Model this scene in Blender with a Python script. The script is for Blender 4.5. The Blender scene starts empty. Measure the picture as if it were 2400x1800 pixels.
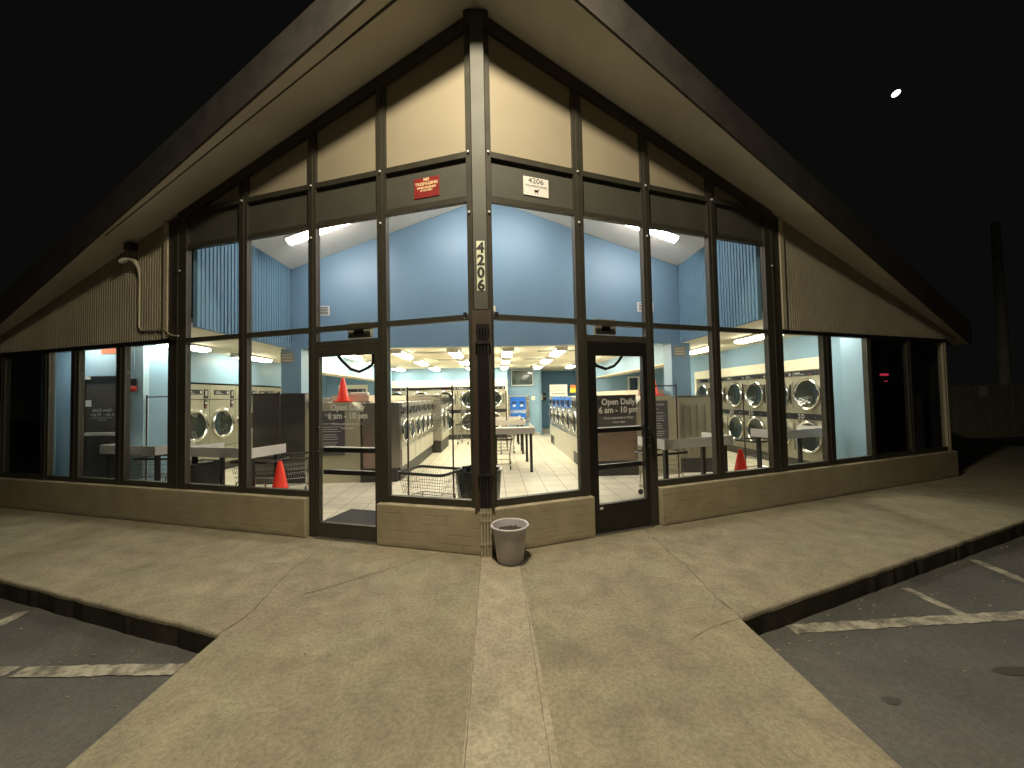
import bpy, bmesh, math, random
from mathutils import Vector, Matrix, Euler
random.seed(7)
C = bpy.context.scene
R = math.radians
PI = math.pi
# ---------------------------------------------------------------- camera
cam = bpy.data.cameras.new('camera'); camo = bpy.data.objects.new('camera', cam); C.collection.objects.link(camo)
rv = Vector((0.999162, -0.03542, -0.020527)); uv = Vector((0.019369, -0.032749, 0.999276)); fv = Vector((0.036067, 0.998836, 0.032036))
camo.matrix_world = Matrix(((rv.x, uv.x, -fv.x, 0.170306), (rv.y, uv.y, -fv.y, -4.146918), (rv.z, uv.z, -fv.z, 1.65), (0, 0, 0, 1)))
cam.sensor_width = 36; cam.lens = 901/2400*36; cam.clip_start = .05; cam.clip_end = 2000
C.camera = camo
# ---------------------------------------------------------------- world (night)
W = bpy.data.worlds.new('World'); C.world = W; W.use_nodes = True
nt = W.node_tree; bg = nt.nodes['Background']
sky = nt.nodes.new('ShaderNodeTexSky'); sky.sky_type = 'NISHITA'; sky.sun_disc = False
sky.sun_elevation = R(-8); sky.sun_rotation = R(200)
mx = nt.nodes.new('ShaderNodeMixRGB'); mx.blend_type = 'ADD'; mx.inputs[0].default_value = 1
mx.inputs[2].default_value = (.0033, .0033, .0031, 1)
sc = nt.nodes.new('ShaderNodeMixRGB'); sc.blend_type = 'MULTIPLY'; sc.inputs[0].default_value = 1; sc.inputs[2].default_value = (.02, .02, .02, 1)
nt.links.new(sky.outputs[0], sc.inputs[1]); nt.links.new(sc.outputs[0], mx.inputs[1]); nt.links.new(mx.outputs[0], bg.inputs[0])
bg.inputs[1].default_value = 1.0
C.view_settings.view_transform = 'Standard'; C.view_settings.look = 'None'; C.view_settings.exposure = 0; C.view_settings.gamma = 1
# lighting strengths
TUBE = 34.0      # ceiling fixtures
VAULT = 48.0
WALLPACK = 430   # lamp at the roof tip, W
C.render.engine = 'CYCLES'
C.cycles.max_bounces = 10; C.cycles.transparent_max_bounces = 16; C.cycles.diffuse_bounces = 5; C.cycles.glossy_bounces = 4

# ---------------------------------------------------------------- materials
MATS = {}
def srgb(r, g, b): 
    f = lambda c: (c/255/12.92) if c/255 <= .04045 else ((c/255+.055)/1.055)**2.4
    return (f(r), f(g), f(b))
def mat(name, col, rough=.5, metal=0., var=0., vs=4., bump=0., bs=60., emit=None, es=0., spec=.5, coat=0., detail=4, stretch=None):
    if name in MATS: return MATS[name]
    m = bpy.data.materials.new(name); m.use_nodes = True; n = m.node_tree; b = n.nodes['Principled BSDF']
    b.inputs['Base Color'].default_value = (*col, 1); b.inputs['Roughness'].default_value = rough; b.inputs['Metallic'].default_value = metal
    b.inputs['Specular IOR Level'].default_value = spec; b.inputs['Coat Weight'].default_value = coat
    if emit: b.inputs['Emission Color'].default_value = (*emit, 1); b.inputs['Emission Strength'].default_value = es
    if var or bump:
        tc = n.nodes.new('ShaderNodeTexCoord'); mp = n.nodes.new('ShaderNodeMapping'); n.links.new(tc.outputs['Object'], mp.inputs[0])
        if stretch: mp.inputs['Scale'].default_value = stretch
    if var:
        no = n.nodes.new('ShaderNodeTexNoise'); no.inputs['Scale'].default_value = vs; no.inputs['Detail'].default_value = detail
        n.links.new(mp.outputs[0], no.inputs['Vector'])
        cr = n.nodes.new('ShaderNodeValToRGB'); cr.color_ramp.elements[0].position = .3; cr.color_ramp.elements[1].position = .7
        cr.color_ramp.elements[0].color = (*[c*(1-var) for c in col], 1); cr.color_ramp.elements[1].color = (*[min(1, c*(1+var*.7)) for c in col], 1)
        n.links.new(no.outputs[0], cr.inputs[0]); n.links.new(cr.outputs[0], b.inputs['Base Color'])
        mr = n.nodes.new('ShaderNodeMapRange'); mr.inputs['To Min'].default_value = max(0, rough-.08); mr.inputs['To Max'].default_value = min(1, rough+.1)
        n.links.new(no.outputs[0], mr.inputs[0]); n.links.new(mr.outputs[0], b.inputs['Roughness'])
    if bump:
        n2 = n.nodes.new('ShaderNodeTexNoise'); n2.inputs['Scale'].default_value = bs; n2.inputs['Detail'].default_value = 5
        n.links.new(mp.outputs[0], n2.inputs['Vector'])
        bp = n.nodes.new('ShaderNodeBump'); bp.inputs['Strength'].default_value = bump; bp.inputs['Distance'].default_value = .01
        n.links.new(n2.outputs[0], bp.inputs['Height']); n.links.new(bp.outputs[0], b.inputs['Normal'])
    MATS[name] = m; return m

def glass_mat(name, tint, refl=1.0, rough=0.0):
    m = bpy.data.materials.new(name); m.use_nodes = True; n = m.node_tree; n.nodes.clear()
    o = n.nodes.new('ShaderNodeOutputMaterial'); t = n.nodes.new('ShaderNodeBsdfTransparent'); t.inputs[0].default_value = (*tint, 1)
    g = n.nodes.new('ShaderNodeBsdfGlossy'); g.inputs['Roughness'].default_value = rough; g.inputs['Color'].default_value = (refl, refl, refl, 1)
    lw = n.nodes.new('ShaderNodeLayerWeight'); lw.inputs[0].default_value = .5
    pw = n.nodes.new('ShaderNodeMath'); pw.operation = 'POWER'; pw.inputs[1].default_value = 5; n.links.new(lw.outputs['Facing'], pw.inputs[0])
    f = n.nodes.new('ShaderNodeMath'); f.operation = 'MULTIPLY_ADD'; f.inputs[1].default_value = .93; f.inputs[2].default_value = .035; n.links.new(pw.outputs[0], f.inputs[0])
    x = n.nodes.new('ShaderNodeMixShader'); n.links.new(f.outputs[0], x.inputs[0]); n.links.new(t.outputs[0], x.inputs[1]); n.links.new(g.outputs[0], x.inputs[2])
    n.links.new(x.outputs[0], o.inputs[0]); MATS[name] = m; return m

FRAME = mat('bronze_frame', srgb(62, 59, 50), .45, .15, .12, 6, .05, 90)
FRAMEB = mat('black_frame', srgb(34, 32, 29), .35, .2, .1, 6)
FASC = mat('header_board', srgb(72, 70, 61), .6, 0, .12, 3, .05, 60)
BOARD = mat('gable_board', (.325, .275, .195), .65, 0, .06, 1.5, .03, 50)
SIDING = mat('siding_paint', (.40, .35, .26), .7, 0, .1, 2, .05, 40)
SOFFIT = mat('soffit_paint', (.56, .525, .45), .7, 0, .12, 1.6, .08, 30, stretch=(1, 1, 1))
ROOFB = mat('roof_brown', (.050, .042, .036), .9, 0, .3, 4, .2, 30)
BLUE = mat('blue_wall', (.185, .315, .44), .45, 0, .05, .9, .04, 70)
FLUTE = mat('fluted_blue', (.165, .30, .43), .8)
AQUA = mat('aqua_wall', (.23, .375, .50), .45, 0, .05, .9, .04, 70)
BLUED = mat('deep_blue_wall', (.10, .22, .34), .5, 0, .05, .9)
WHITEC = mat('white_ceiling', (.84, .82, .76), .7, 0, .04, 1.5, .03, 60)
CREAM = mat('cream_ceiling', (.76, .70, .53), .65, 0, .05, 1.0, .06, 25)
TRIM = mat('cream_trim', (.84, .78, .60), .5, 0, .03, 3)
STEEL = mat('stainless', (.46, .44, .39), .28, .85, .10, 3, .02, 40, stretch=(1, 1, 8))
STEELD = mat('dark_stainless', (.20, .19, .175), .30, .85, .05, 1)
BEIGEM = mat('beige_machine', (.36, .34, .26), .36, .35, .08, 2)
CHROME = mat('chrome', (.62, .61, .58), .16, 1.0)
WIRE = mat('cart_wire', (.20, .195, .19), .35, .8)
DGLASS = mat('door_glass_dark', (.02, .025, .022), .06, 0, spec=.8)
PANEL = mat('black_panel', (.014, .012, .018), .35)
WHITEP = mat('white_paint', (.75, .74, .70), .5)
MARK = mat('light_marking', (.62, .62, .58), .5)
REDM = mat('red_marking', (.6, .06, .05), .5)
TABLE = mat('table_laminate', (.62, .60, .58), .35, 0, .03, 3)
BLACKP = mat('black_plastic', (.012, .012, .012), .4)
DARKM = mat('dark_metal', (.035, .03, .03), .4, .5)
MAROON = mat('rack_paint', (.06, .03, .035), .4, .3)
CONE = mat('cone_orange', (.95, .045, .02), .45, emit=None)
BAG = mat('bin_bag', (.008, .012, .012), .18, 0, 0, 4, .9, 14)
PLINTH = mat('plinth', (.045, .042, .038), .5, .1, .1, 3)
BASEC = mat('base_tile', (.50, .47, .38), .35, 0, .06, 4)
POT = mat('pot_plastic', (.56, .53, .55), .55, 0, .05, 6)
SOIL = mat('soil', (.05, .035, .028), .95, 0, .4, 40, .8, 60)
PVC = mat('conduit_beige', (.46, .41, .30), .5, .1, .08, 8)
SIGNRED = mat('sign_red', (.24, .022, .02), .45, 0, .12, 9)
SIGNWH = mat('sign_white', (.74, .70, .66), .4)
SIGNGR = mat('sign_gray', (.10, .10, .105), .5)
SIGNTAU = mat('sign_taupe', (.30, .28, .22), .5)
YTEXT = mat('sign_cream_text', (.80, .62, .35), .5)
BLK = mat('black_text', (.02, .018, .018), .5)
NUMBG = mat('number_sticker', (.66, .66, .50), .5, 0, .06, 20)
BLUEM = mat('machine_blue', (.02, .16, .62), .35)
GREYB = mat('grey_box', (.30, .30, .27), .5)
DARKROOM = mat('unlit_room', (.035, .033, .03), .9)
WOOD = mat('old_fence_wood', (.38, .34, .26), .9, 0, .3, 5, .4, 20, stretch=(6, 6, .6))
POLE = mat('pole_wood', (.45, .42, .33), .9, 0, .2, 5)
GLASS = glass_mat('window_glass', (.95, .96, .95), .9)
BROWNG = mat('brown_glass', (.10, .085, .06), .12, 0, .25, 1.2, spec=.6)

def emis(name, col, s, back=None):
    m = bpy.data.materials.new(name); m.use_nodes = True; b = m.node_tree.nodes['Principled BSDF']
    b.inputs['Base Color'].default_value = (*[c*.45 for c in col], 1)
    b.inputs['Emission Color'].default_value = (*col, 1); b.inputs['Emission Strength'].default_value = s; MATS[name] = m; return m
TUBEM = emis('tube_diffuser', (1.0, .94, .74), TUBE)
VAULTM = emis('vault_diffuser', (1.0, .90, .86), VAULT)
MOONM = emis('moon_glow', (1.0, .97, 1.0), 3.0)
REDG = emis('red_reflection', (1.0, .05, .12), .5)
EXITM = emis('exit_letters', (1.0, .12, .06), 2.0)
EXITW = emis('exit_face', (1.0, .42, .22), .75)

def brick_mat():
    m = bpy.data.materials.new('painted_brick'); m.use_nodes = True; n = m.node_tree; b = n.nodes['Principled BSDF']
    tc = n.nodes.new('ShaderNodeTexCoord'); sp = n.nodes.new('ShaderNodeSeparateXYZ'); cb = n.nodes.new('ShaderNodeCombineXYZ')
    n.links.new(tc.outputs['Object'], sp.inputs[0]); n.links.new(sp.outputs[0], cb.inputs[0]); n.links.new(sp.outputs[2], cb.inputs[1])
    br = n.nodes.new('ShaderNodeTexBrick'); br.inputs['Scale'].default_value = 1; br.inputs['Brick Width'].default_value = .40; br.inputs['Row Height'].default_value = .095
    br.inputs['Mortar Size'].default_value = .006; br.inputs['Mortar Smooth'].default_value = .6
    wn = n.nodes.new('ShaderNodeTexNoise'); wn.inputs['Scale'].default_value = 2.2; n.links.new(cb.outputs[0], wn.inputs['Vector'])
    wm = n.nodes.new('ShaderNodeVectorMath'); wm.operation = 'MULTIPLY_ADD'; wm.inputs[1].default_value = (.012, .012, 0); n.links.new(wn.outputs['Color'], wm.inputs[0]); n.links.new(cb.outputs[0], wm.inputs[2])
    n.links.new(wm.outputs[0], br.inputs['Vector'])
    fn = n.nodes.new('ShaderNodeTexNoise'); fn.inputs['Scale'].default_value = 5; n.links.new(cb.outputs[0], fn.inputs['Vector'])
    fr = n.nodes.new('ShaderNodeValToRGB'); fr.color_ramp.elements[0].position = .42; fr.color_ramp.elements[1].position = .62; n.links.new(fn.outputs[0], fr.inputs[0])
    fm = n.nodes.new('ShaderNodeMath'); fm.operation = 'MULTIPLY'; n.links.new(br.outputs['Fac'], fm.inputs[0]); n.links.new(fr.outputs[0], fm.inputs[1])
    no = n.nodes.new('ShaderNodeTexNoise'); no.inputs['Scale'].default_value = 3.5; no.inputs['Detail'].default_value = 6; n.links.new(tc.outputs['Object'], no.inputs['Vector'])
    cr = n.nodes.new('ShaderNodeValToRGB'); cr.color_ramp.elements[0].position = .3; cr.color_ramp.elements[1].position = .72
    cr.color_ramp.elements[0].color = (.34, .285, .185, 1); cr.color_ramp.elements[1].color = (.43, .37, .25, 1)
    n.links.new(no.outputs[0], cr.inputs[0]); dk = n.nodes.new('ShaderNodeMapRange'); dk.inputs['To Min'].default_value = 1; dk.inputs['To Max'].default_value = .72; n.links.new(fm.outputs[0], dk.inputs[0])
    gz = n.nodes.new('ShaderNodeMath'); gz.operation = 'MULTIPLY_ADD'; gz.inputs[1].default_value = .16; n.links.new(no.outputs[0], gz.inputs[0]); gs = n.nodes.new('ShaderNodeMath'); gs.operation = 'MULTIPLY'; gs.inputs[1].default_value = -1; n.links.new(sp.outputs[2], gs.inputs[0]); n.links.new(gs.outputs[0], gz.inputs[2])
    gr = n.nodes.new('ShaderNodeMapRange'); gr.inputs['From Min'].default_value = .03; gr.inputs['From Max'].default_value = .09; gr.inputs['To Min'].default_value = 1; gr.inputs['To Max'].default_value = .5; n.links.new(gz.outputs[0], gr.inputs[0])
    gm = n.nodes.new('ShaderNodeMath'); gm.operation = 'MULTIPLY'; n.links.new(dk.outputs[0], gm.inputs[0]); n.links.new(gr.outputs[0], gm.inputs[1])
    bm_ = n.nodes.new('ShaderNodeMixRGB'); bm_.blend_type = 'MULTIPLY'; bm_.inputs[0].default_value = 1; n.links.new(cr.outputs[0], bm_.inputs[1]); n.links.new(gm.outputs[0], bm_.inputs[2]); n.links.new(bm_.outputs[0], b.inputs['Base Color'])
    n2 = n.nodes.new('ShaderNodeTexNoise'); n2.inputs['Scale'].default_value = 45; n.links.new(tc.outputs['Object'], n2.inputs['Vector'])
    ma = n.nodes.new('ShaderNodeMath'); ma.operation = 'MULTIPLY_ADD'; ma.inputs[1].default_value = -1.0
    mb = n.nodes.new('ShaderNodeMath'); mb.operation = 'MULTIPLY'; mb.inputs[1].default_value = .45
    n.links.new(n2.outputs[0], mb.inputs[0]); n.links.new(fm.outputs[0], ma.inputs[0]); n.links.new(mb.outputs[0], ma.inputs[2])
    bp = n.nodes.new('ShaderNodeBump'); bp.inputs['Strength'].default_value = .45; bp.inputs['Distance'].default_value = .008
    n.links.new(ma.outputs[0], bp.inputs['Height']); n.links.new(bp.outputs[0], b.inputs['Normal'])
    b.inputs['Roughness'].default_value = .6; MATS['brick'] = m; return m
BRICK = brick_mat()

def ground_mat(name, c1, c2, c3, rough, scale1, speck, bump):
    m = bpy.data.materials.new(name); m.use_nodes = True; n = m.node_tree; b = n.nodes['Principled BSDF']; L = n.links.new
    tc = n.nodes.new('ShaderNodeTexCoord')
    a = n.nodes.new('ShaderNodeTexNoise'); a.inputs['Scale'].default_value = scale1; a.inputs['Detail'].default_value = 7; a.inputs['Roughness'].default_value = .62; a.inputs['Distortion'].default_value = .4; L(tc.outputs['Object'], a.inputs['Vector'])
    cr = n.nodes.new('ShaderNodeValToRGB'); cr.color_ramp.elements[0].position = .32; cr.color_ramp.elements[1].position = .68
    cr.color_ramp.elements[0].color = (*c1, 1); cr.color_ramp.elements[1].color = (*c2, 1); L(a.outputs[0], cr.inputs[0])
    s = n.nodes.new('ShaderNodeTexVoronoi'); s.inputs['Scale'].default_value = speck; L(tc.outputs['Object'], s.inputs['Vector'])
    r2 = n.nodes.new('ShaderNodeValToRGB'); r2.color_ramp.elements[0].position = .0; r2.color_ramp.elements[0].color = (1, 1, 1, 1); r2.color_ramp.elements[1].position = .16; r2.color_ramp.elements[1].color = (0, 0, 0, 1)
    L(s.outputs['Distance'], r2.inputs[0])
    f = n.nodes.new('ShaderNodeTexNoise'); f.inputs['Scale'].default_value = 9; f.inputs['Detail'].default_value = 3; L(tc.outputs['Object'], f.inputs['Vector'])
    r3 = n.nodes.new('ShaderNodeValToRGB'); r3.color_ramp.elements[0].position = .52; r3.color_ramp.elements[1].position = .72; L(f.outputs[0], r3.inputs[0])
    mu = n.nodes.new('ShaderNodeMath'); mu.operation = 'MULTIPLY'; L(r2.outputs[0], mu.inputs[0]); L(r3.outputs[0], mu.inputs[1])
    mu2 = n.nodes.new('ShaderNodeMath'); mu2.operation = 'MULTIPLY'; mu2.inputs[1].default_value = .8; L(mu.outputs[0], mu2.inputs[0])
    mxx = n.nodes.new('ShaderNodeMixRGB'); mxx.inputs[2].default_value = (*c3, 1); L(mu2.outputs[0], mxx.inputs[0]); L(cr.outputs[0], mxx.inputs[1])
    # darker stains
    st = n.nodes.new('ShaderNodeTexNoise'); st.inputs['Scale'].default_value = .9; st.inputs['Detail'].default_value = 5; st.inputs['Distortion'].default_value = .8; L(tc.outputs['Object'], st.inputs['Vector'])
    r4 = n.nodes.new('ShaderNodeValToRGB'); r4.color_ramp.elements[0].position = .36; r4.color_ramp.elements[0].color = (.84, .84, .85, 1); r4.color_ramp.elements[1].position = .56; r4.color_ramp.elements[1].color = (1, 1, 1, 1); L(st.outputs[0], r4.inputs[0])
    m2 = n.nodes.new('ShaderNodeMixRGB'); m2.blend_type = 'MULTIPLY'; m2.inputs[0].default_value = 1; L(mxx.outputs[0], m2.inputs[1]); L(r4.outputs[0], m2.inputs[2])
    hn = n.nodes.new('ShaderNodeTexNoise'); hn.inputs['Scale'].default_value = 2.3; hn.inputs['Detail'].default_value = 6; hn.inputs['Distortion'].default_value = .6; L(tc.outputs['Object'], hn.inputs['Vector'])
    hr = n.nodes.new('ShaderNodeValToRGB'); hr.color_ramp.elements[0].position = .38; hr.color_ramp.elements[0].color = (.975, 1.0, .97, 1); hr.color_ramp.elements[1].position = .62; hr.color_ramp.elements[1].color = (1.02, .985, .975, 1); L(hn.outputs[0], hr.inputs[0])
    m3 = n.nodes.new('ShaderNodeMixRGB'); m3.blend_type = 'MULTIPLY'; m3.inputs[0].default_value = 1; L(m2.outputs[0], m3.inputs[1]); L(hr.outputs[0], m3.inputs[2])
    src = m3
    for sc_, lo_, p0, p1 in ((38, .84, .36, .60), (120, .86, .38, .62)):
        q = n.nodes.new('ShaderNodeTexNoise'); q.inputs['Scale'].default_value = sc_; q.inputs['Detail'].default_value = 3; L(tc.outputs['Object'], q.inputs['Vector'])
        qr = n.nodes.new('ShaderNodeValToRGB'); qr.color_ramp.elements[0].position = p0; qr.color_ramp.elements[0].color = (lo_, lo_, lo_, 1); qr.color_ramp.elements[1].position = p1; qr.color_ramp.elements[1].color = (1.07, 1.07, 1.07, 1); L(q.outputs[0], qr.inputs[0])
        m4 = n.nodes.new('ShaderNodeMixRGB'); m4.blend_type = 'MULTIPLY'; m4.inputs[0].default_value = 1; L(src.outputs[0], m4.inputs[1]); L(qr.outputs[0], m4.inputs[2]); src = m4
    L(src.outputs[0], b.inputs['Base Color']); b.inputs['Roughness'].default_value = rough
    g = n.nodes.new('ShaderNodeTexNoise'); g.inputs['Scale'].default_value = 130; g.inputs['Detail'].default_value = 4; L(tc.outputs['Object'], g.inputs['Vector'])
    bp = n.nodes.new('ShaderNodeBump'); bp.inputs['Strength'].default_value = bump; bp.inputs['Distance'].default_value = .006; L(g.outputs[0], bp.inputs['Height']); L(bp.outputs[0], b.inputs['Normal'])
    return m
CONC = ground_mat('concrete', (.235, .205, .145), (.335, .298, .205), (.50, .45, .34), .9, 4.5, 34, .8)
CONC2 = ground_mat('concrete_strip', (.315, .27, .20), (.43, .375, .285), (.56, .50, .40), .9, 6, 40, .8)
KERB = ground_mat('kerb_concrete_shaded', (.06, .050, .036), (.12, .10, .072), (.2, .17, .12), .9, 3, 30, .5)
ASPH = ground_mat('asphalt', (.078, .076, .072), (.125, .120, .112), (.20, .18, .15), .75, 1.1, 60, .7)

def stripe_mat():
    m = bpy.data.materials.new('worn_road_paint'); m.use_nodes = True; n = m.node_tree; b = n.nodes['Principled BSDF']; L = n.links.new
    tc = n.nodes.new('ShaderNodeTexCoord'); a = n.nodes.new('ShaderNodeTexNoise'); a.inputs['Scale'].default_value = 9; a.inputs['Detail'].default_value = 8; a.inputs['Roughness'].default_value = .7; L(tc.outputs['Object'], a.inputs['Vector'])
    cr = n.nodes.new('ShaderNodeValToRGB'); cr.color_ramp.elements[0].position = .40; cr.color_ramp.elements[1].position = .60
    cr.color_ramp.elements[0].color = (.13, .12, .10, 1); cr.color_ramp.elements[1].color = (.40, .37, .29, 1); L(a.outputs[0], cr.inputs[0]); L(cr.outputs[0], b.inputs['Base Color'])
    b.inputs['Roughness'].default_value = .8; return m
STRIPE = stripe_mat()

def tile_mat():
    m = bpy.data.materials.new('floor_tile'); m.use_nodes = True; n = m.node_tree; b = n.nodes['Principled BSDF']; L = n.links.new
    tc = n.nodes.new('ShaderNodeTexCoord'); mp = n.nodes.new('ShaderNodeMapping'); mp.inputs['Location'].default_value = (-.30, .02, 0); mp.inputs['Rotation'].default_value = (0, 0, R(-.8)); L(tc.outputs['Object'], mp.inputs[0])
    br = n.nodes.new('ShaderNodeTexBrick'); br.offset = 0; br.inputs['Scale'].default_value = 1; br.inputs['Brick Width'].default_value = .36; br.inputs['Row Height'].default_value = .42
    br.inputs['Mortar Size'].default_value = .006; br.inputs['Mortar Smooth'].default_value = .2
    br.inputs['Color1'].default_value = (.72, .67, .54, 1); br.inputs['Color2'].default_value = (.78, .73, .59, 1); br.inputs['Mortar'].default_value = (.22, .18, .13, 1); L(mp.outputs[0], br.inputs['Vector'])
    no = n.nodes.new('ShaderNodeTexNoise'); no.inputs['Scale'].default_value = 3.; no.inputs['Detail'].default_value = 6; L(tc.outputs['Object'], no.inputs['Vector'])
    cr = n.nodes.new('ShaderNodeValToRGB'); cr.color_ramp.elements[0].position = .3; cr.color_ramp.elements[0].color = (.84, .82, .80, 1); cr.color_ramp.elements[1].position = .65; cr.color_ramp.elements[1].color = (1, 1, 1, 1); L(no.outputs[0], cr.inputs[0])
    mu = n.nodes.new('ShaderNodeMixRGB'); mu.blend_type = 'MULTIPLY'; mu.inputs[0].default_value = 1; L(br.outputs[0], mu.inputs[1]); L(cr.outputs[0], mu.inputs[2]); L(mu.outputs[0], b.inputs['Base Color'])
    mr = n.nodes.new('ShaderNodeMapRange'); mr.inputs['To Min'].default_value = .30; mr.inputs['To Max'].default_value = .5; L(no.outputs[0], mr.inputs[0]); L(mr.outputs[0], b.inputs['Roughness'])
    return m
TILE = tile_mat()

# ---------------------------------------------------------------- mesh helpers
class MB:
    def __init__(s): s.bm = bmesh.new()
    def hexa(s, p):
        v = [s.bm.verts.new(q) for q in p]
        for f in ((0, 3, 2, 1), (4, 5, 6, 7), (0, 1, 5, 4), (1, 2, 6, 5), (2, 3, 7, 6), (3, 0, 4, 7)):
            s.bm.faces.new([v[i] for i in f])
        return v
    def box(s, x0, x1, y0, y1, z0, z1, bev=0):
        if x0 > x1: x0, x1 = x1, x0
        if y0 > y1: y0, y1 = y1, y0
        v = s.hexa([(x0, y0, z0), (x1, y0, z0), (x1, y1, z0), (x0, y1, z0), (x0, y0, z1), (x1, y0, z1), (x1, y1, z1), (x0, y1, z1)])
        if bev:
            es = set(e for a in v for e in a.link_edges)
            bmesh.ops.bevel(s.bm, geom=list(es), offset=bev, segments=2, affect='EDGES', profile=.7)
        return s
    def prism(s, pts, axis, a, b):       # polygon pts (2d) extruded along axis from a to b
        def P(q, t):
            return {'x': (t, q[0], q[1]), 'y': (q[0], t, q[1]), 'z': (q[0], q[1], t)}[axis]
        lo = [s.bm.verts.new(P(q, a)) for q in pts]; hi = [s.bm.verts.new(P(q, b)) for q in pts]
        s.bm.faces.new(lo); s.bm.faces.new(hi[::-1]); n = len(pts)
        for i in range(n): s.bm.faces.new((lo[i], lo[(i+1) % n], hi[(i+1) % n], hi[i]))
        return s
    def tube(s, pts, r, seg=8, closed=False):
        pts = [Vector(q) for q in pts]; n = len(pts); rings = []
        up = Vector((0, 0, 1)); prev = None
        for i, q in enumerate(pts):
            if closed: d = (pts[(i+1) % n]-pts[i-1])
            else: d = (pts[min(i+1, n-1)]-pts[max(i-1, 0)])
            d.normalize()
            a = prev if prev is not None else (Vector((1, 0, 0)) if abs(d.z) > .9 else up)
            a = (a-d*a.dot(d)).normalized(); prev = a; b = d.cross(a)
            rr = r[i] if isinstance(r, (list, tuple)) else r
            rings.append([s.bm.verts.new(q+(a*math.cos(2*PI*k/seg)+b*math.sin(2*PI*k/seg))*rr) for k in range(seg)])
        m = n if closed else n-1
        for i in range(m):
            A, B = rings[i], rings[(i+1) % n]
            for k in range(seg): s.bm.faces.new((A[k], A[(k+1) % seg], B[(k+1) % seg], B[k]))
        if not closed: s.bm.faces.new(rings[0][::-1]); s.bm.faces.new(rings[-1])
        return s
    def lathe(s, prof, seg=32, mtx=None, cap=True):   # prof [(r,z)]
        rings = []
        for r, z in prof:
            rings.append([s.bm.verts.new((mtx or Matrix()) @ Vector((r*math.cos(2*PI*k/seg), r*math.sin(2*PI*k/seg), z))) for k in range(seg)])
        for A, B in zip(rings, rings[1:]):
            for k in range(seg): s.bm.faces.new((A[k], A[(k+1) % seg], B[(k+1) % seg], B[k]))
        if cap: s.bm.faces.new(rings[0][::-1]); s.bm.faces.new(rings[-1])
        return s
    def ball(s, c, r, seg=10):
        bmesh.ops.create_uvsphere(s.bm, u_segments=seg, v_segments=max(6, seg//2), radius=1, matrix=Matrix.Translation(c) @ Matrix.Diagonal((*((r, r, r) if not isinstance(r, tuple) else r), 1)))
        return s
    def quad(s, a, b, c, d): s.bm.faces.new([s.bm.verts.new(q) for q in (a, b, c, d)]); return s
    def build(s, name, m, parent=None, smooth=False, recalc=True, loc=None, rotz=None):
        if recalc: bmesh.ops.recalc_face_normals(s.bm, faces=s.bm.faces)
        me = bpy.data.meshes.new(name); s.bm.to_mesh(me); s.bm.free(); me.materials.append(m)
        if smooth:
            for p in me.polygons: p.use_smooth = True
            me.set_sharp_from_angle(angle=R(38))
        o = bpy.data.objects.new(name, me); C.collection.objects.link(o)
        if parent: o.parent = parent
        if loc is not None: o.location = loc
        if rotz is not None: o.rotation_euler = (0, 0, rotz)
        return o
def tag(o, label, cat, group=None):
    o['label'] = label; o['category'] = cat
    if group: o['group'] = group
    return o
def thing(name, label, cat, loc=(0, 0, 0), rotz=0, group=None):
    o = bpy.data.objects.new(name, None); C.collection.objects.link(o); o.location = loc; o.rotation_euler = (0, 0, rotz); o.empty_display_size = .1
    return tag(o, label, cat, group)
def struct(o): o['kind'] = 'structure'; return o
def copy_tree(o, parent=None):
    c = o.copy(); C.collection.objects.link(c); c.parent = parent
    for ch in [x for x in bpy.data.objects if x.parent == o]: copy_tree(ch, c)
    return c
def dup(o, loc, rotz, label):
    c = copy_tree(o); c.location = loc; c.rotation_euler = (0, 0, rotz); c['label'] = label; return c
_dg = None
def text(s_, size, m, name, parent, mtx, align='CENTER', mirror=False, sx=1.0, ext=.0012, bold=0.0):
    cu = bpy.data.curves.new('t', 'FONT'); cu.body = s_; cu.size = size; cu.align_x = align; cu.extrude = ext; cu.space_line = 1.0; cu.offset = bold; cu.resolution_u = 3
    o = bpy.data.objects.new('t', cu); C.collection.objects.link(o)
    bpy.context.view_layer.update(); dg = bpy.context.evaluated_depsgraph_get()
    me = bpy.data.meshes.new_from_object(o.evaluated_get(dg)); bpy.data.objects.remove(o); me.name = name
    me.materials.clear(); me.materials.append(m)
    me.transform(Matrix.Diagonal((-sx if mirror else sx, 1, 1, 1)))
    if mirror: me.flip_normals()
    t = bpy.data.objects.new(name, me); C.collection.objects.link(t); t.parent = parent; t.matrix_local = mtx
    return t
STAND = Matrix.Rotation(PI/2, 4, 'X')      # text lying in XY -> standing, facing -Y
def TM(x, y, z, rz=0): return Matrix.Translation((x, y, z)) @ Matrix.Rotation(rz, 4, 'Z') @ STAND

ANG = R(18.09); CA, SA = math.cos(ANG), math.sin(ANG)
ZR, SL = 5.93, .37                         # ridge height, roof fall per metre of x
def wp(sx, u, d, z): return Vector((sx*(u*CA+d*SA), u*SA-d*CA, z))     # wall coordinates -> world
def zrake(u): return ZR-SL*u*CA
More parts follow.
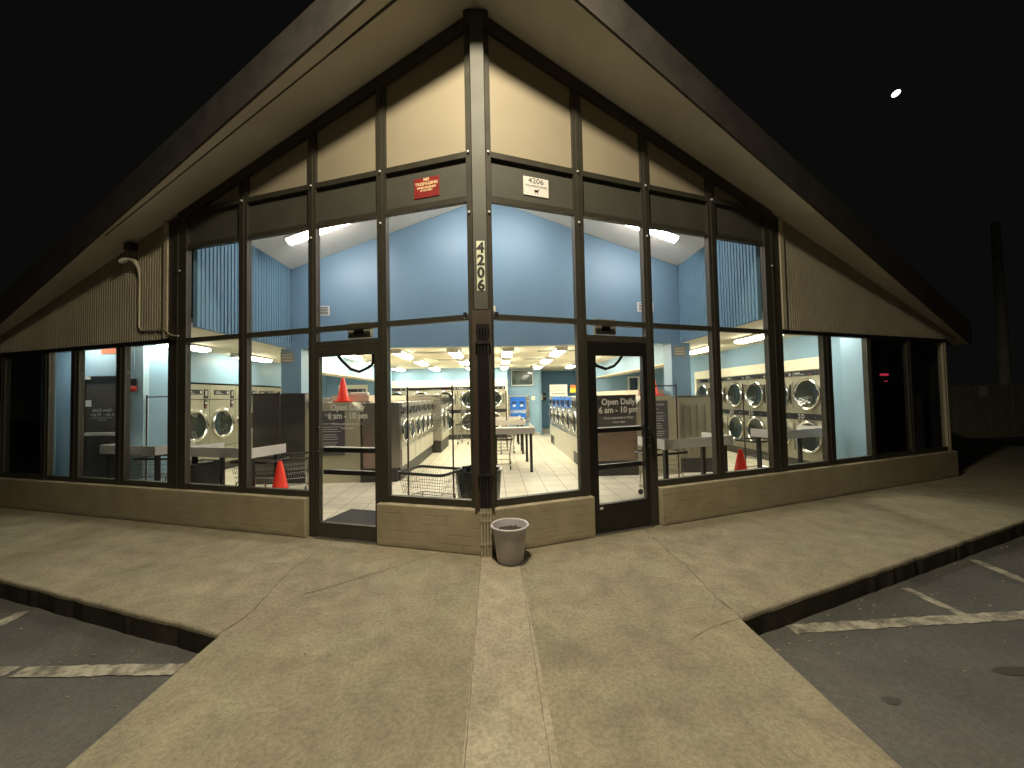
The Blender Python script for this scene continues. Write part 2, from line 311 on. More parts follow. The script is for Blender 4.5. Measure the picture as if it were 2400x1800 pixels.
# ================================================================ ground
o = MB().box(-90, 90, -60, 90, -.6, -.17).build('asphalt_ground', ASPH); struct(o)
random.seed(31)
def kerbline(a, c, n):
    a, c = Vector(a), Vector(c); d = (c-a).normalized(); nn = Vector((-d.y, d.x)); P = [a]; t = 0; T = (c-a).length
    while t < min(T, n):
        t += random.uniform(.04, .16); w = random.gauss(0, .003)+(-.012 if random.random() < .06 else 0)*(1 if c.x > 0 else -1)*-1
        P.append(a+d*t+nn*w)
    P.append(c); return [tuple(q) for q in P]
KL = kerbline((-1.85, -1.283), (-14.5, 3.48), 9); KR = kerbline((1.91, -1.346), (14.5, 3.33), 9)
pv = KL[::-1]+[(-1.85, -9), (1.90, -9)]+KR+[(14.5, 16), (-14.5, 16)]
b = MB(); b.prism(pv, 'z', -.30, 0); o = b.build('pavement', CONC); struct(o); PAVE = o
md = o.modifiers.new('round', 'BEVEL'); md.width = .022; md.segments = 3; md.limit_method = 'ANGLE'; md.angle_limit = R(60)
o = MB().prism([(-.035, -.12), (.012, -9.01), (.62, -9.01), (.345, -.13)], 'z', -.02, .003).build('walkway_strip', CONC2); struct(o)
for sx, K in ((-1, KL), (1, KR)):       # kerb faces under the slab lip, shade put into their dark colour
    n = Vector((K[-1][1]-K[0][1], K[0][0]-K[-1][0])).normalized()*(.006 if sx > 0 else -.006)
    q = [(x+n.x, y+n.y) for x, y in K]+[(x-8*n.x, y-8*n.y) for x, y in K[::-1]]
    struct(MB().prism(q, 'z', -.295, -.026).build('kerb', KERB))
def crack(pts, w, parent, m, jit=.012):
    P = []; random.seed(len(pts)*7+int(w*1000))
    for (x0, y0), (x1, y1) in zip(pts, pts[1:]):
        k = max(2, int(math.hypot(x1-x0, y1-y0)/.06))
        for i in range(k):
            t = i/k; P.append((x0+(x1-x0)*t+random.uniform(-jit, jit), y0+(y1-y0)*t+random.uniform(-jit, jit)))
    P.append(pts[-1]); b = MB(); L_, R_ = [], []
    for i, q in enumerate(P):
        a = Vector(P[max(i-1, 0)]); c = Vector(P[min(i+1, len(P)-1)]); d = (c-a).normalized(); n = Vector((-d.y, d.x)); ww = w*random.uniform(.35, 1)
        L_.append(b.bm.verts.new((q[0]+n.x*ww, q[1]+n.y*ww, .0045))); R_.append(b.bm.verts.new((q[0]-n.x*ww, q[1]-n.y*ww, .0045)))
    for i in range(len(P)-1): b.bm.faces.new((R_[i], R_[i+1], L_[i+1], L_[i]))
    return b.build('crack', m, parent, recalc=False)
CRK = mat('crack_dirt', (.085, .072, .052), .95); CRK2 = mat('joint_dirt', (.16, .14, .10), .95)
crack([(-1.847, -1.27), (-1.79, -1.08), (-1.88, -.3), (-1.80, .55)], .0035, PAVE, CRK)
crack([(-.36, .10), (-.62, -.06), (-.83, -.25), (-1.53, -.78)], .005, PAVE, CRK)
crack([(1.93, .6), (1.91, -.33), (1.93, -.45), (1.89, -1.07), (1.91, -1.33)], .004, PAVE, CRK)
crack([(1.91, -1.34), (1.6, -1.46), (1.45, -1.55)], .002, PAVE, CRK)
crack([(-.037, -.12), (-.012, -2.4), (.0, -6)], .0035, PAVE, CRK2, .003)
crack([(.348, -.13), (.372, -2.4), (.49, -6)], .003, PAVE, CRK2, .003)
b = MB()                      # stains, gum spots and small stones on the concrete
for i in range(40):
    x = random.uniform(-1.7, 1.8); y = random.uniform(-4, .0); r = random.choice([.004, .005, .007, .011]); k = 7
    z_ = .0072+i*.00002
    vs = [b.bm.verts.new((x+r*random.uniform(.6, 1.3)*math.cos(2*PI*j/k), y+r*random.uniform(.5, 1.1)*math.sin(2*PI*j/k), z_)) for j in range(k)]; b.bm.faces.new(vs)
b.build('gum_spot', mat('gum', (.13, .11, .085), .9), PAVE, recalc=False)
b = MB()
for i in range(160):
    sx = random.choice((-1, 1)); x = sx*random.uniform(2.0, 6.5); y = -1.35+.375*(abs(x)-1.9)-abs(random.gauss(0, .35))-.03; r = random.uniform(.004, .014)
    b.ball((x, y, -.168), (r, r*.8, r*.6), 6)
st = b.build('gravel', CONC); st['kind'] = 'stuff'
# oil stains
b = MB(); k = 22
STZ = [-.1664]
for j_, (cx, cy, rx, ry) in enumerate(((2.43, -1.925, .055, .035), (3.42, -1.75, .13, .05))):
    vs = [b.bm.verts.new((cx+rx*random.uniform(.75, 1.1)*math.cos(2*PI*j/k), cy+ry*random.uniform(.7, 1.1)*math.sin(2*PI*j/k), -.1665+.0004*j_)) for j in range(k)]; b.bm.faces.new(vs)
struct(b.build('oil_stain', mat('oil', (.060, .056, .050), .5), recalc=False))
def stripe(a, c, w):
    STZ[0] += .0005; a, c = Vector(a), Vector(c); d = (c-a).normalized(); n = Vector((-d.y, d.x))*w/2; b = MB(); K = max(4, int((c-a).length/.05)); lo, hi = [], []
    for i in range(K+1):
        q = a+(c-a)*i/K; lo.append(b.bm.verts.new((*(q-n*random.uniform(.8, 1.08)), STZ[0]))); hi.append(b.bm.verts.new((*(q+n*random.uniform(.8, 1.08)), STZ[0])))
    for i in range(K): b.bm.faces.new((lo[i], lo[i+1], hi[i+1], hi[i]))
    return struct(b.build('parking_line', STRIPE, recalc=False))
for a, c, w in (((2.36, -1.235), (6.6, -1.12), .115), ((3.83, -.72), (3.84, -1.17), .09), ((5.12, -.22), (5.02, -.72), .11), ((5.02, -.72), (4.7, -2.3), .11),
                ((-1.90, -1.385), (-3.15, -1.335), .115), ((-3.2, -1.333), (-5.2, -1.28), .11), ((-4.06, -.53), (-4.02, -.85), .12), ((-4.02, -.85), (-3.98, -1.25), .11)): stripe(a, c, w)

# ================================================================ building
BLD = thing('laundromat_building', 'gable-roofed laundromat with a pointed glass front, brown framing and fluted siding wings', 'building')
def lb(sx, fn, name, m, parent=BLD, smooth=False):       # part in wall coordinates (x = along wall, y = into room)
    b = MB(); fn(b, sx); return b.build(name, m, parent, smooth, rotz=sx*ANG)
def lbox(sx, u0, u1, d0, d1, z0, z1, name, m, parent=BLD, bev=0):
    return lb(sx, lambda b, s: b.box(s*u0, s*u1, -d1, -d0, z0, z1, bev), name, m, parent)
MUL = {-1: [(1.15, 1.27), (2.145, 2.26), (3.25, 3.39), (4.35, 4.69), (5.58, 5.77), (6.62, 6.81), (7.36, 7.51), (8.55, 8.7)],
       1: [(1.16, 1.285), (2.147, 2.265), (3.25, 3.39), (4.335, 4.64), (5.54, 5.74), (6.65, 6.78), (7.80, 7.93), (8.95, 9.07)]}
DARKW = mat('wing_backdrop', (.02, .02, .02), .9)
for sx in (-1, 1):
    M = MUL[sx]
    # brick base (mitred at the corner), split at the door
    e0 = 1.266 if sx < 0 else 1.30; e1 = 2.262
    def brk(b, s):
        b.prism([(s*-.033, -.1), (s*e0, -.1), (s*e0, .1), (s*.033, .1)], 'z', 0, .47)
    ob = lb(sx, brk, 'brick_wall', BRICK)
    ob2 = lbox(sx, e1, 9.09 if sx > 0 else 10.4, -.1, .1, 0, .47, 'brick_wall', BRICK)
    for q in (ob, ob2):
        md = q.modifiers.new('b', 'BEVEL'); md.width = .012; md.segments = 2
    end = 9.07 if sx > 0 else 10.4
    # vertical mullions
    for i, (a, c) in enumerate(M):
        top = zrake(c)-.06 if i < 4 else 2.50
        z0 = 0.0 if i < 2 else .472
        def mu(b, s, a=a, c=c, z0=z0, top=top, i=i):
            if i < 4: b.prism([(s*a, z0), (s*c, z0), (s*c, top), (s*a, top+SL*CA*(c-a))], 'y', -.036, .035)
            else: b.box(s*a, s*c, -.036, .035, z0, top)
            m_ = (a+c)/2; b.box(s*(m_-.018), s*(m_+.018), -.046, -.036, z0+.002, (top-.02))    # glazing cap
        q = lb(sx, mu, 'mullion', FRAME)
        if i == 7 and sx > 0: q.data.materials[0] = SIDING
    lbox(sx, .066, .128, -.04, .045, .472, zrake(.128)-.06, 'mullion', FRAME)
    bays = [(.128, M[0][0]), (M[0][1], M[1][0]), (M[1][1], M[2][0]), (M[2][1], M[3][0])]
    for k, (a, c) in enumerate(bays):
        lbox(sx, a, c, -.034, .032, 2.49, 2.55, 'transom_rail', FRAME)
        lbox(sx, a, c, -.034, .025, 3.80, 3.838, 'transom_rail', FRAME)
        lbox(sx, a, c, -.04, .0, 3.838, 4.285, 'header_board', FASC)
        lbox(sx, a, c, -.034, .038, 4.285, 4.35, 'transom_rail', FRAME)
        lbox(sx, a, c, -.03, .010, 3.838, 3.87, 'header_trim', FRAME)
        if k != 1: lbox(sx, a, c, -.034, .03, .472, .545, 'window_sill', FRAME)
        # panes
        if k != 1: lbox(sx, a, c, -.004, .004, .545, 2.49, 'window_pane', GLASS)
        lbox(sx, a, c, -.004, .004, 2.55, 3.80, 'window_pane', GLASS)
        # gable boards
        t0, t1 = zrake(a)-.06, zrake(c)-.06
        if t1 > 4.36:
            lb(sx, lambda b, s, a=a, c=c, t0=t0, t1=t1: b.prism([(s*a, 4.35), (s*c, 4.35), (s*c, t1), (s*a, t0)], 'y', .0, .03), 'gable_board', BOARD)
        else:
            uu = (ZR-.06-4.352)/(SL*CA)
            lb(sx, lambda b, s, a=a, t0=t0, uu=uu: b.prism([(s*a, 4.35), (s*uu, 4.352), (s*a, t0)], 'y', .0, .03), 'gable_board', BOARD)
    # raking frame under the soffit
    lb(sx, lambda b, s: b.prism([(s*.128, zrake(.128)-.17), (s*4.5, zrake(4.5)-.15), (s*4.5, zrake(4.5)-.02), (s*.128, zrake(.128)-.02)], 'y', -.045, .065), 'raking_frame', FRAME)
    # wing: sill, head, panes
    W0 = M[3][1]
    lbox(sx, W0, end, -.034, .03, .472, .545, 'window_sill', FRAME)
    lbox(sx, W0, end, -.034, .04, 2.50, 2.56, 'window_head', FRAMEB)
    edges = [W0]+[v for mm in M[4:] for v in mm]
    if sx < 0: edges += [10.35]
    for a, c in zip(edges[0::2], edges[1::2]):
        lbox(sx, a, c, -.004, .004, .545, 2.50, 'window_pane', GLASS)
    # fluted siding triangle: pitched strips, real ridges
    def sid(b, s):
        u = W0+.085; pitch = .052
        while u < 9.6:
            for (p0, p1, d) in ((0, .026, .012), (.026, .052, -.0)):
                a, c = u+p0, u+p1; ta, tc = zrake(a)-.01, zrake(c)-.01
                if tc > 2.57: b.prism([(s*a, 2.562), (s*c, 2.562), (s*c, tc), (s*a, ta)], 'y', -(.012+d), .05)
            u += pitch
    lb(sx, sid, 'fluted_siding', SIDING)
    lbox(sx, W0+.005, W0+.08, -.04, .055, 2.562, zrake(W0+.08)-.01, 'corner_board', mat('corner_board', (.50, .43, .31), .6, 0, .08, 3))
# doors ---------------------------------------------------------------
def door(sx, u0, u1, g0, g1, gz0, gz1, ztop, m, stile_d, bars, dm, label):
    D = lb(sx, lambda b, s: (b.box(s*u0, s*g0, -.035, .02, .012, ztop), b.box(s*g1, s*u1, -.035, .02, .012, ztop), b.box(s*g0, s*g1, -.035, .02, .012, gz0), b.box(s*g0, s*g1, -.035, .02, gz1, ztop)), 'door', m)
    D['label'] = label
    def sub(fn, nm, mm):
        b = MB(); fn(b, sx); return b.build(nm, mm, D)
    sub(lambda b, s: b.box(s*g0, s*g1, -.012, -.004, gz0, gz1), 'glass', GLASS)
    for z in bars:
        sub(lambda b, s, z=z: b.box(s*g0, s*g1, .03, .085, z-.028, z+.028, .008), 'push_bar', dm)
        if z > 1: sub(lambda b, s, z=z: b.box(s*(g0+.005), s*(g1-.005), .032, .083, z+.0285, z+.036), 'push_bar_top', WHITEP)
    return D
DL = door(-1, 1.275, 2.14, 1.323, 2.108, .18, 2.18, 2.30, FRAME, .04, (1.04, .77), FRAMEB, 'bronze framed glass door with wide glass down to a low bottom rail')
DR = door(1, 1.29, 2.142, 1.40, 2.085, .345, 2.12, 2.285, FRAMEB, .04, (1.21, .77), FRAMEB, 'black framed glass door with tall solid bottom rail')
for sx, zt in ((-1, 2.30), (1, 2.285)):
    a, c = MUL[sx][0][1], MUL[sx][1][0]
    lbox(sx, a, c, -.034, .034, zt+.004, 2.365, 'door_head', FRAME)
    lbox(sx, a, c, -.004, .004, 2.365, 2.49, 'transom_pane', GLASS)
    lbox(sx, a, c, -.08, .09, 0.0, .011, 'threshold', STEEL)
def local_text(sx, s_, size, u, d, z, m, parent, name='lettering', mirror=False, sxx=1.0, ext=.0008, bold=0):
    # upright on the wall plane, read from outside; parent has rotz = sx*ANG at origin
    return text(s_, size, m, name, parent, TM(sx*u, -d, z), mirror=mirror, sx=sxx, ext=ext, bold=bold)
LETT = mat('vinyl_letters', (.62, .60, .56), .5)
for D, sx, uc in ((DR, 1, 1.72), (DL, -1, 1.715)):
    local_text(sx, 'Open Daily', .105, uc, .0145, 1.525, LETT, D, bold=.002)
    local_text(sx, '6 am - 10 pm', .105, uc, .0145, 1.425, LETT, D, bold=.002)
    local_text(sx, 'Doors auto-lock at 10 pm', .04, uc, .0145, 1.35, LETT, D)
    local_text(sx, 'every night', .04, uc, .0145, 1.30, LETT, D)
b = MB(); b.tube([(2.115, -.055, 1.22), (2.12, -.095, 1.235), (2.122, -.10, 1.20), (2.122, -.10, 1.02), (2.12, -.095, .99), (2.115, -.055, 1.0)], .012, 8); b.build('pull_handle', FRAMEB, DR, True)
b = MB(); b.lathe([(.02, 0), (.02, .012), (.008, .014)], 14, Matrix.Translation((2.122, -.035, 1.115)) @ Matrix.Rotation(PI/2, 4, 'X')); b.build('lock_cylinder', CHROME, DR, True)
b = MB(); b.lathe([(.018, 0), (.018, .012), (.008, .014)], 14, Matrix.Translation((-2.125, -.035, 1.04)) @ Matrix.Rotation(PI/2, 4, 'X')); b.build('lock_cylinder', CHROME, DL, True)
b = MB(); b.lathe([(.018, 0), (.018, .012), (.008, .014)], 14, Matrix.Translation((-2.125, -.035, 1.33)) @ Matrix.Rotation(PI/2, 4, 'X')); b.build('lock_cylinder', CHROME, DL, True)
b = MB(); b.box(1.405, 1.45, -.037, -.035, .29, .315); b.build('sticker', WHITEP, DR)
for D, sx, e in ((DL, -1, [(1.90, 2.19), (1.84, 2.12), (1.72, 2.02), (1.60, 1.985), (1.47, 2.03), (1.34, 2.13)]), (DR, 1, [(1.40, 2.07), (1.48, 2.0), (1.60, 1.965), (1.72, 2.0), (1.80, 2.07), (1.85, 2.14)])):
    b = MB(); b.tube([(sx*u, .06, z) for u, z in e], .019, 8); b.build('loop_cord', DARKM, D, True)
# glass film: door closer box
b = MB(); b.box(-1.40, -1.335, .02, .07, 2.22, 2.29, .006); b.build('door_closer', GREYB, DL)
b = MB(); b.box(-1.40, -1.33, .02, .09, 2.06, 2.20, .02); b.build('cord_anchor', DARKM, DL)
# central corner post ---------------------------------------------------
b = MB(); b.box(-.066, .08, -.10, .06, 2.575, 5.80, .004); b.build('corner_post', FASC, BLD)
b = MB(); b.box(-.095, .11, -.095, .07, .472, 2.57, .004); b.build('corner_post_casing', mat('dark_bronze', srgb(70, 58, 46), .5, .1, .15, 8), BLD)
for i, x in enumerate((-.028, .003, .035, .067)):
    MB().tube([(x, -.128, .50), (x, -.128, 2.40)], .0135, 8).build('conduit', DARKM, BLD, True)
    MB().tube([(x, -.128, .005), (x, -.128, .50)], .0135, 8).build('conduit', PVC, BLD, True)
    for z in (.36, .44, .12): MB().tube([(x, -.128, z), (x, -.128, z+.022)], .0175, 10).build('conduit_coupling', PVC, BLD, True)
for z in (.83, 2.2): MB().box(-.06, .10, -.147, -.096, z, z+.03, .004).build('conduit_strap', DARKM, BLD)
b = MB(); b.box(-.05, .09, -.135, -.096, 2.36, 2.42, .004); b.build('conduit_strap', DARKM, BLD)
for sx in (-1, 1):       # pale cable clips on the framing
    for u, z in ((.097, 4.33), (.097, 3.66), (1.21, 4.315), (2.2, 4.315), (3.32, 4.31), (2.2 if sx < 0 else 2.2, 3.66), (1.21, 3.70), (4.45, 3.5)):
        b = MB(); P = Matrix.Translation((sx*u, -.046, z)); b.lathe([(.005, 0), (.013, .002), (.013, .016), (.006, .02)], 12, P @ Matrix.Rotation(PI/2, 4, 'X'))
        b.build('cable_clip', MARK, BLD, True, rotz=sx*ANG)
    b = MB(); b.tube([(sx*.155, -.075, 2.50), (sx*.155, -.075, 2.56)], .02, 10); b.build('cable_clip', DARKM, BLD, True, rotz=sx*ANG)
b = MB(); b.box(-.135, .135, -.072, .13, 5.72, 5.89); b.build('ridge_block', FRAME, BLD)
# interior junction boxes behind the transom, over each door
for sx, a, c in ((-1, 1.454, 1.772), (1, 1.48, 1.78)):
    t = thing('entry_chime_box', 'beige plastic box behind the transom over the '+('bronze framed door' if sx < 0 else 'black framed door'), 'door sensor', (0, 0, 0), sx*ANG, 'boxes over the entrance doors')
    b = MB(); b.box(sx*a, sx*c, .075, .13, 2.398, 2.588, .008); b.build('case', mat('box_tan', (.27, .24, .17), .5), t)
    b = MB(); b.box(sx*(a+.09), sx*(c-.09), .068, .0745, 2.44, 2.53, .003); b.build('sensor_window', PANEL, t)
# roof -------------------------------------------------------------------
YO, KO = -.92, .414
XE = 9.28; YB = 15.0
def roofpts(x, off=0): return (x, YO+KO*abs(x)+off, ZR-SL*abs(x))
ROOF = MB()
for sx in (-1, 1):
    xe = XE if sx > 0 else 10.6
    A = [(0, YO, ZR), (sx*xe, YO+KO*xe, ZR-SL*xe), (sx*xe, YB, ZR-SL*xe), (0, YB, ZR)]
    ROOF.hexa([(x, y, z+.012) for x, y, z in A]+[(x, y, z+.36) for x, y, z in A])
ROOF = ROOF.build('roof', ROOFB, BLD)
for sx in (-1, 1):
    xe = XE if sx > 0 else 10.6
    A = [(0, YO+.004, ZR), (sx*xe, YO+.004+KO*xe, ZR-SL*xe), (sx*xe, 4.6 if False else YO+KO*xe+1.2, ZR-SL*xe), (0, 1.2, ZR)]
    # soffit boards: from the edge back to just inside the glass wall
    A = [(0, YO+.004, ZR), (sx*xe, YO+.004+KO*xe, ZR-SL*xe), (sx*xe, .327*xe+.16, ZR-SL*xe), (0, .16, ZR)]
    q = MB().hexa([(x, y, z-.006) for x, y, z in A]+[(x, y, z+.010) for x, y, z in A])
    b = MB(); b.hexa([(x, y, z-.006) for x, y, z in A]+[(x, y, z+.010) for x, y, z in A]); b.build('soffit', SOFFIT, ROOF)
    w = .17
    A = [(0, YO+.002, ZR), (sx*xe, YO+.002+KO*xe, ZR-SL*xe), (sx*xe, YO+w*.6+KO*xe, ZR-SL*xe), (0, YO+w, ZR)]
    b = MB(); b.hexa([(x, y, z-.022) for x, y, z in A]+[(x, y, z-.007) for x, y, z in A]); b.build('edge_board', SOFFIT, ROOF)
    if sx < 0:
        A = [(-.5, YO+.414*.5+.20, 0), (-5.2, YO+.414*5.2+.04, 0), (-5.2, YO+.414*5.2+.052, 0), (-.5, YO+.414*.5+.215, 0)]
        b = MB(); b.hexa([(x, y, ZR-SL*abs(x)-.030) for x, y, z in A]+[(x, y, ZR-SL*abs(x)-.006) for x, y, z in A]); b.build('soffit_seam', FRAME, ROOF)
    # fascia
    A0 = [(0, YO), (sx*xe, YO+KO*xe)]
    d = Vector((sx*1, KO)).normalized(); n = Vector((KO*sx, -1)).normalized()
    f = [(0, YO), (sx*xe, YO+KO*xe), (sx*xe+n.x*.03, YO+KO*xe+n.y*.03), (0, YO-.033)]
    b = MB(); b.hexa([(x, y, ZR-SL*abs(x)-.03) for x, y in f]+[(x, y, ZR-SL*abs(x)+.40) for x, y in f]); b.build('fascia', ROOFB, ROOF)
# end walls of the building, closing off the unlit rooms
wallm = SIDING
b = MB(); b.box(8.66, 8.76, 2.9, 15, -.17, 2.72); b.build('side_wall', wallm, BLD)
b = MB(); b.box(-10.0, -9.9, 3.35, 15, -.17, 2.3); b.build('side_wall', wallm, BLD)
b = MB(); b.prism([(-9.9, -.17), (8.66, -.17), (8.66, 2.72), (0, 5.9), (-9.9, 2.25)], 'y', 14.9, 15.0); b.build('rear_wall', wallm, BLD)
# ================================================================ interior shell
o = MB().box(-9.8, 8.6, .0, 14.8, -.02, .004)
o = MB()
fl = [(0.0, .11), (8.6, .11+.3266*8.6), (8.6, 14.8), (-9.8, 14.8), (-9.8, .11+.3266*9.8)]
o.prism(fl, 'z', -.02, .004); struct(o.build('floor', TILE))
def ip(name, m, *bx):
    b = MB()
    for q in bx: b.box(*q)
    return b.build(name, m, BLD)
# vaulted ceiling
for sx in (-1, 1):
    A = [(0, .10, ZR-.03), (sx*4.12, 1.45, ZR-.03-SL*4.12), (sx*4.12, 3.92, ZR-.03-SL*4.12), (0, 3.92, ZR-.03)]
    b = MB(); b.hexa([(x, y, z-.015) for x, y, z in A]+[(x, y, z) for x, y, z in A]); b.build('vaulted_ceiling', WHITEC, BLD)
# gable wall over the opening
b = MB(); zt = ZR-.05
b.prism([(-4.07, 2.72), (4.07, 2.72), (4.07, zt-SL*4.07), (0, zt), (-4.07, zt-SL*4.07)], 'y', 3.90, 4.08); b.build('inner_gable_wall', BLUE, BLD)
# fluted clerestory walls
for sx in (-1, 1):
    b = MB(); y = 1.42
    while y < 3.90:
        b.box(sx*4.07, sx*4.13, y, min(y+.048, 3.899), 2.722, 4.44); b.box(sx*4.082, sx*4.13, y+.048, min(y+.078, 3.899), 2.724, 4.439); y += .078
    b.build('fluted_wall', FLUTE, BLD)
    c = MB(); c.box(sx*3.875, sx*4.28, 3.902, 4.30, .004, 2.719); c.build('column', BLUE, BLD)
    c = MB(); c.box(sx*3.875, sx*4.28, 4.302, 10.3, 2.32, 2.795); c.build('bulkhead', AQUA, BLD)
    c = MB(); c.box(sx*3.87, sx*4.285, 4.304, 10.3, 2.29, 2.319); c.build('bulkhead_underside', CREAM, BLD)
    c = MB(); c.box(sx*3.9, sx*4.4, 10.301, 10.7, .004, 2.795); c.build('column', AQUA, BLD)
# flat ceilings (bays follow the angled glass)
for sx in (-1, 1):
    xo = 7.9 if sx < 0 else 7.0
    b = MB(); b.prism([(sx*4.135, 4.1), (sx*4.135, 4.135*.3266+.12), (sx*xo, xo*.3266+.12), (sx*xo, 4.1)], 'z', 2.80, 2.86); b.build('flat_ceiling', CREAM, BLD)
b = MB(); b.box(-7.9, 7.0, 4.101, 14.0, 2.80, 2.86); b.build('flat_ceiling', CREAM, BLD)
for x, y in ((-1.9, 5.45), (-1.6, 7.4), (1.25, 5.5), (1.05, 7.6)):
    b = MB(); b.box(x-.05, x+.95 if x < 0 else x+.9, y, y+.28, 2.786, 2.799); b.build('ceiling_grille', mat('grille_grey', (.30, .28, .22), .6), BLD)
# right side wall with dryer alcove
ip('side_partition', AQUA, (6.5, 6.62, 2.52, 2.95, .004, 2.799), (6.5, 6.62, 2.951, 7.96, 2.31, 2.799), (6.5, 6.62, 7.961, 8.5, .004, 2.799), (6.5, 6.62, 8.501, 10.3, 2.2, 2.799), (6.5, 6.62, 10.301, 11.88, .004, 2.799))
ip('side_partition', mat('aqua_shade', (.27, .42, .54), .5), (6.33, 6.42, 2.125, 2.519, .004, 2.799))
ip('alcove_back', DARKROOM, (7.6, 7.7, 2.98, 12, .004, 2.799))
ip('dryer_surround', TRIM, (6.462, 6.5, 2.955, 7.95, 2.07, 2.305), (6.462, 6.5, 2.955, 3.06, .004, 2.069), (6.462, 6.5, 7.86, 7.95, .004, 2.069))
# left side: exit door wall, return, dryer wall
ip('exit_wall', mat('aqua_lit', (.34, .50, .62), .5, 0, .05, .9), (-7.9, -7.185, 2.93, 3.05, .004, 2.799), (-7.185, -6.37, 2.93, 3.05, 2.16, 2.799), (-6.37, -6.15, 2.93, 3.05, .004, 2.799))  # paler aqua stands in for light falling on this wall
ip('exit_wall_return', BLUE, (-6.27, -6.149, 3.051, 3.45, .004, 2.799))
ip('left_partition', AQUA, (-6.62, -6.5, 3.45, 3.80, .004, 2.799), (-6.62, -6.5, 3.801, 8.3, 2.10, 2.799), (-6.62, -6.5, 8.301, 11.88, .004, 2.799))
ip('left_partition', AQUA, (-6.5, -6.271, 3.33, 3.449, .004, 2.799))
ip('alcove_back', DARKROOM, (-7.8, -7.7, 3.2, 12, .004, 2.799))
ip('dryer_surround', TRIM, (-6.5, -6.462, 3.805, 4.12, .004, 2.095))
# diagonal partition behind the leftmost mullion and unlit rooms beyond
b = MB(); b.hexa([(-7.07, 2.42, .004), (-7.90, 3.05, .004), (-7.94, 3.0, .004), (-7.12, 2.38, .004), (-7.07, 2.42, 2.799), (-7.90, 3.05, 2.799), (-7.94, 3.0, 2.799), (-7.12, 2.38, 2.799)]); b.build('left_partition', AQUA, BLD)
b = MB(); b.hexa([(-7.13, 2.37, .004), (-7.95, 2.99, .004), (-9.9, 4.4, .004), (-9.9, 4.5, .004), (-7.13, 2.37, 2.4), (-7.95, 2.99, 2.4), (-9.9, 4.4, 2.3), (-9.9, 4.5, 2.3)]); b.bm.free()
ip('dark_room_lining', DARKROOM, (-9.8, -7.96, 5.2, 5.3, .004, 2.4), (6.63, 8.6, 6.2, 6.3, .004, 2.7))
ip('dark_room_lining', DARKROOM, (6.425, 6.495, 2.155, 2.519, .004, 2.799), (6.625, 6.66, 2.52, 6.19, .004, 2.79), (8.58, 8.655, 2.96, 6.19, .004, 2.70), (6.67, 8.57, 2.98, 6.19, 2.60, 2.66))  # near-black lining added so the side room stays dark behind its glass
# back walls
ip('back_wall', AQUA, (-4.25, -4.6+.001, 11.9, 12.0, .004, 2.799), (-4.6, 1.88, 11.9, 12.0, .004, 2.799), (1.86, 1.98, 12.001, 13.8, .004, 2.799))
ip('back_wall', AQUA, (-6.62, -4.601, 11.9, 12.0, .004, 2.799), (4.4, 5.70, 11.9, 12.0, .004, 2.799), (6.08, 6.62, 11.9, 12.0, .004, 2.799), (5.70, 6.08, 11.9, 12.0, 2.32, 2.799))
ip('recess_wall', BLUED, (1.98, 4.4, 13.8, 13.9, .004, 2.799))
ip('recess_wall', BLUE, (4.3, 4.4, 12.001, 13.8, .004, 2.799))
ip('back_room_wall', BLUE, (5.2, 6.6, 12.5, 12.6, .004, 2.799))
ip('door_casing', TRIM, (5.64, 5.70, 11.86, 11.898, .004, 2.38), (6.08, 6.14, 11.86, 11.898, .004, 2.38), (5.70, 6.08, 11.86, 11.898, 2.32, 2.38))
ip('base_trim', BASEC, (.55, 1.88, 11.86, 11.898, .004, .12), (1.99, 4.29, 13.76, 13.798, .004, .12))
ip('chair_rail', AQUA, (1.42, 1.88, 11.872, 11.898, .78, .82))
# ================================================================ lit fixtures
def light_fixture(label, loc, rotz, L=1.2, w=.26, m=None, rot=None, grp='ceiling light fixtures'):
    t = thing('ceiling_light', label, 'ceiling light', loc, rotz, grp)
    b = MB(); b.box(-w/2-.01, w/2+.01, -L/2-.012, L/2+.012, -.045, 0); b.box(-w/2-.004, w/2+.004, -L/2-.012, -L/2+.004, -.10, -.045); b.box(-w/2-.004, w/2+.004, L/2-.004, L/2+.012, -.10, -.045); b.build('housing', WHITEP, t)
    b = MB(); b.prism([(-w/2, -.046), (-w/2+.02, -.09), (-w/2+.06, -.105), (w/2-.06, -.105), (w/2-.02, -.09), (w/2, -.046)], 'y', -L/2+.005, L/2-.005); b.build('diffuser', m or TUBEM, t, True)
    if rot: t.rotation_euler = rot
    return t
cols = [(-3.52, 'far left', (0, 1, 2)), (-2.2, 'left', (0, 1, 2)), (-.88, 'left of centre', (0, 1, 2)), (.42, 'right of centre', (0, 1, 2)), (1.70, 'right', (0, 1, 2)), (2.95, 'far right', (0, 1, 2))]
rows = [(5.5, 'front row'), (7.75, 'middle row'), (10.2, 'back row')]
first = None
for x, cn, rr in cols:
    for k in rr:
        y, rn = rows[k]; lab = f'long ceiling light in the {rn} of the rear room, {cn} column'
        if first is None: first = light_fixture(lab, (x, y, 2.80), 0)
        else: dup(first, (x, y, 2.80), 0, lab)
for x, y, lab in ((-5.85, 3.35, 'bright ceiling light in the left bay, nearest the window'), (-6.0, 5.75, 'ceiling light in the left bay above the big washers, second from the window'), (5.45, 3.4, 'bright ceiling light in the right bay, nearest the window'), (5.45, 5.6, 'ceiling light in the right bay, second from the window'), (-5.6, 8.6, 'ceiling light deepest in the left bay'), (5.4, 8.3, 'ceiling light deepest in the right bay')):
    dup(first, (x, y, 2.80), 0, lab)
sa = math.atan(SL)
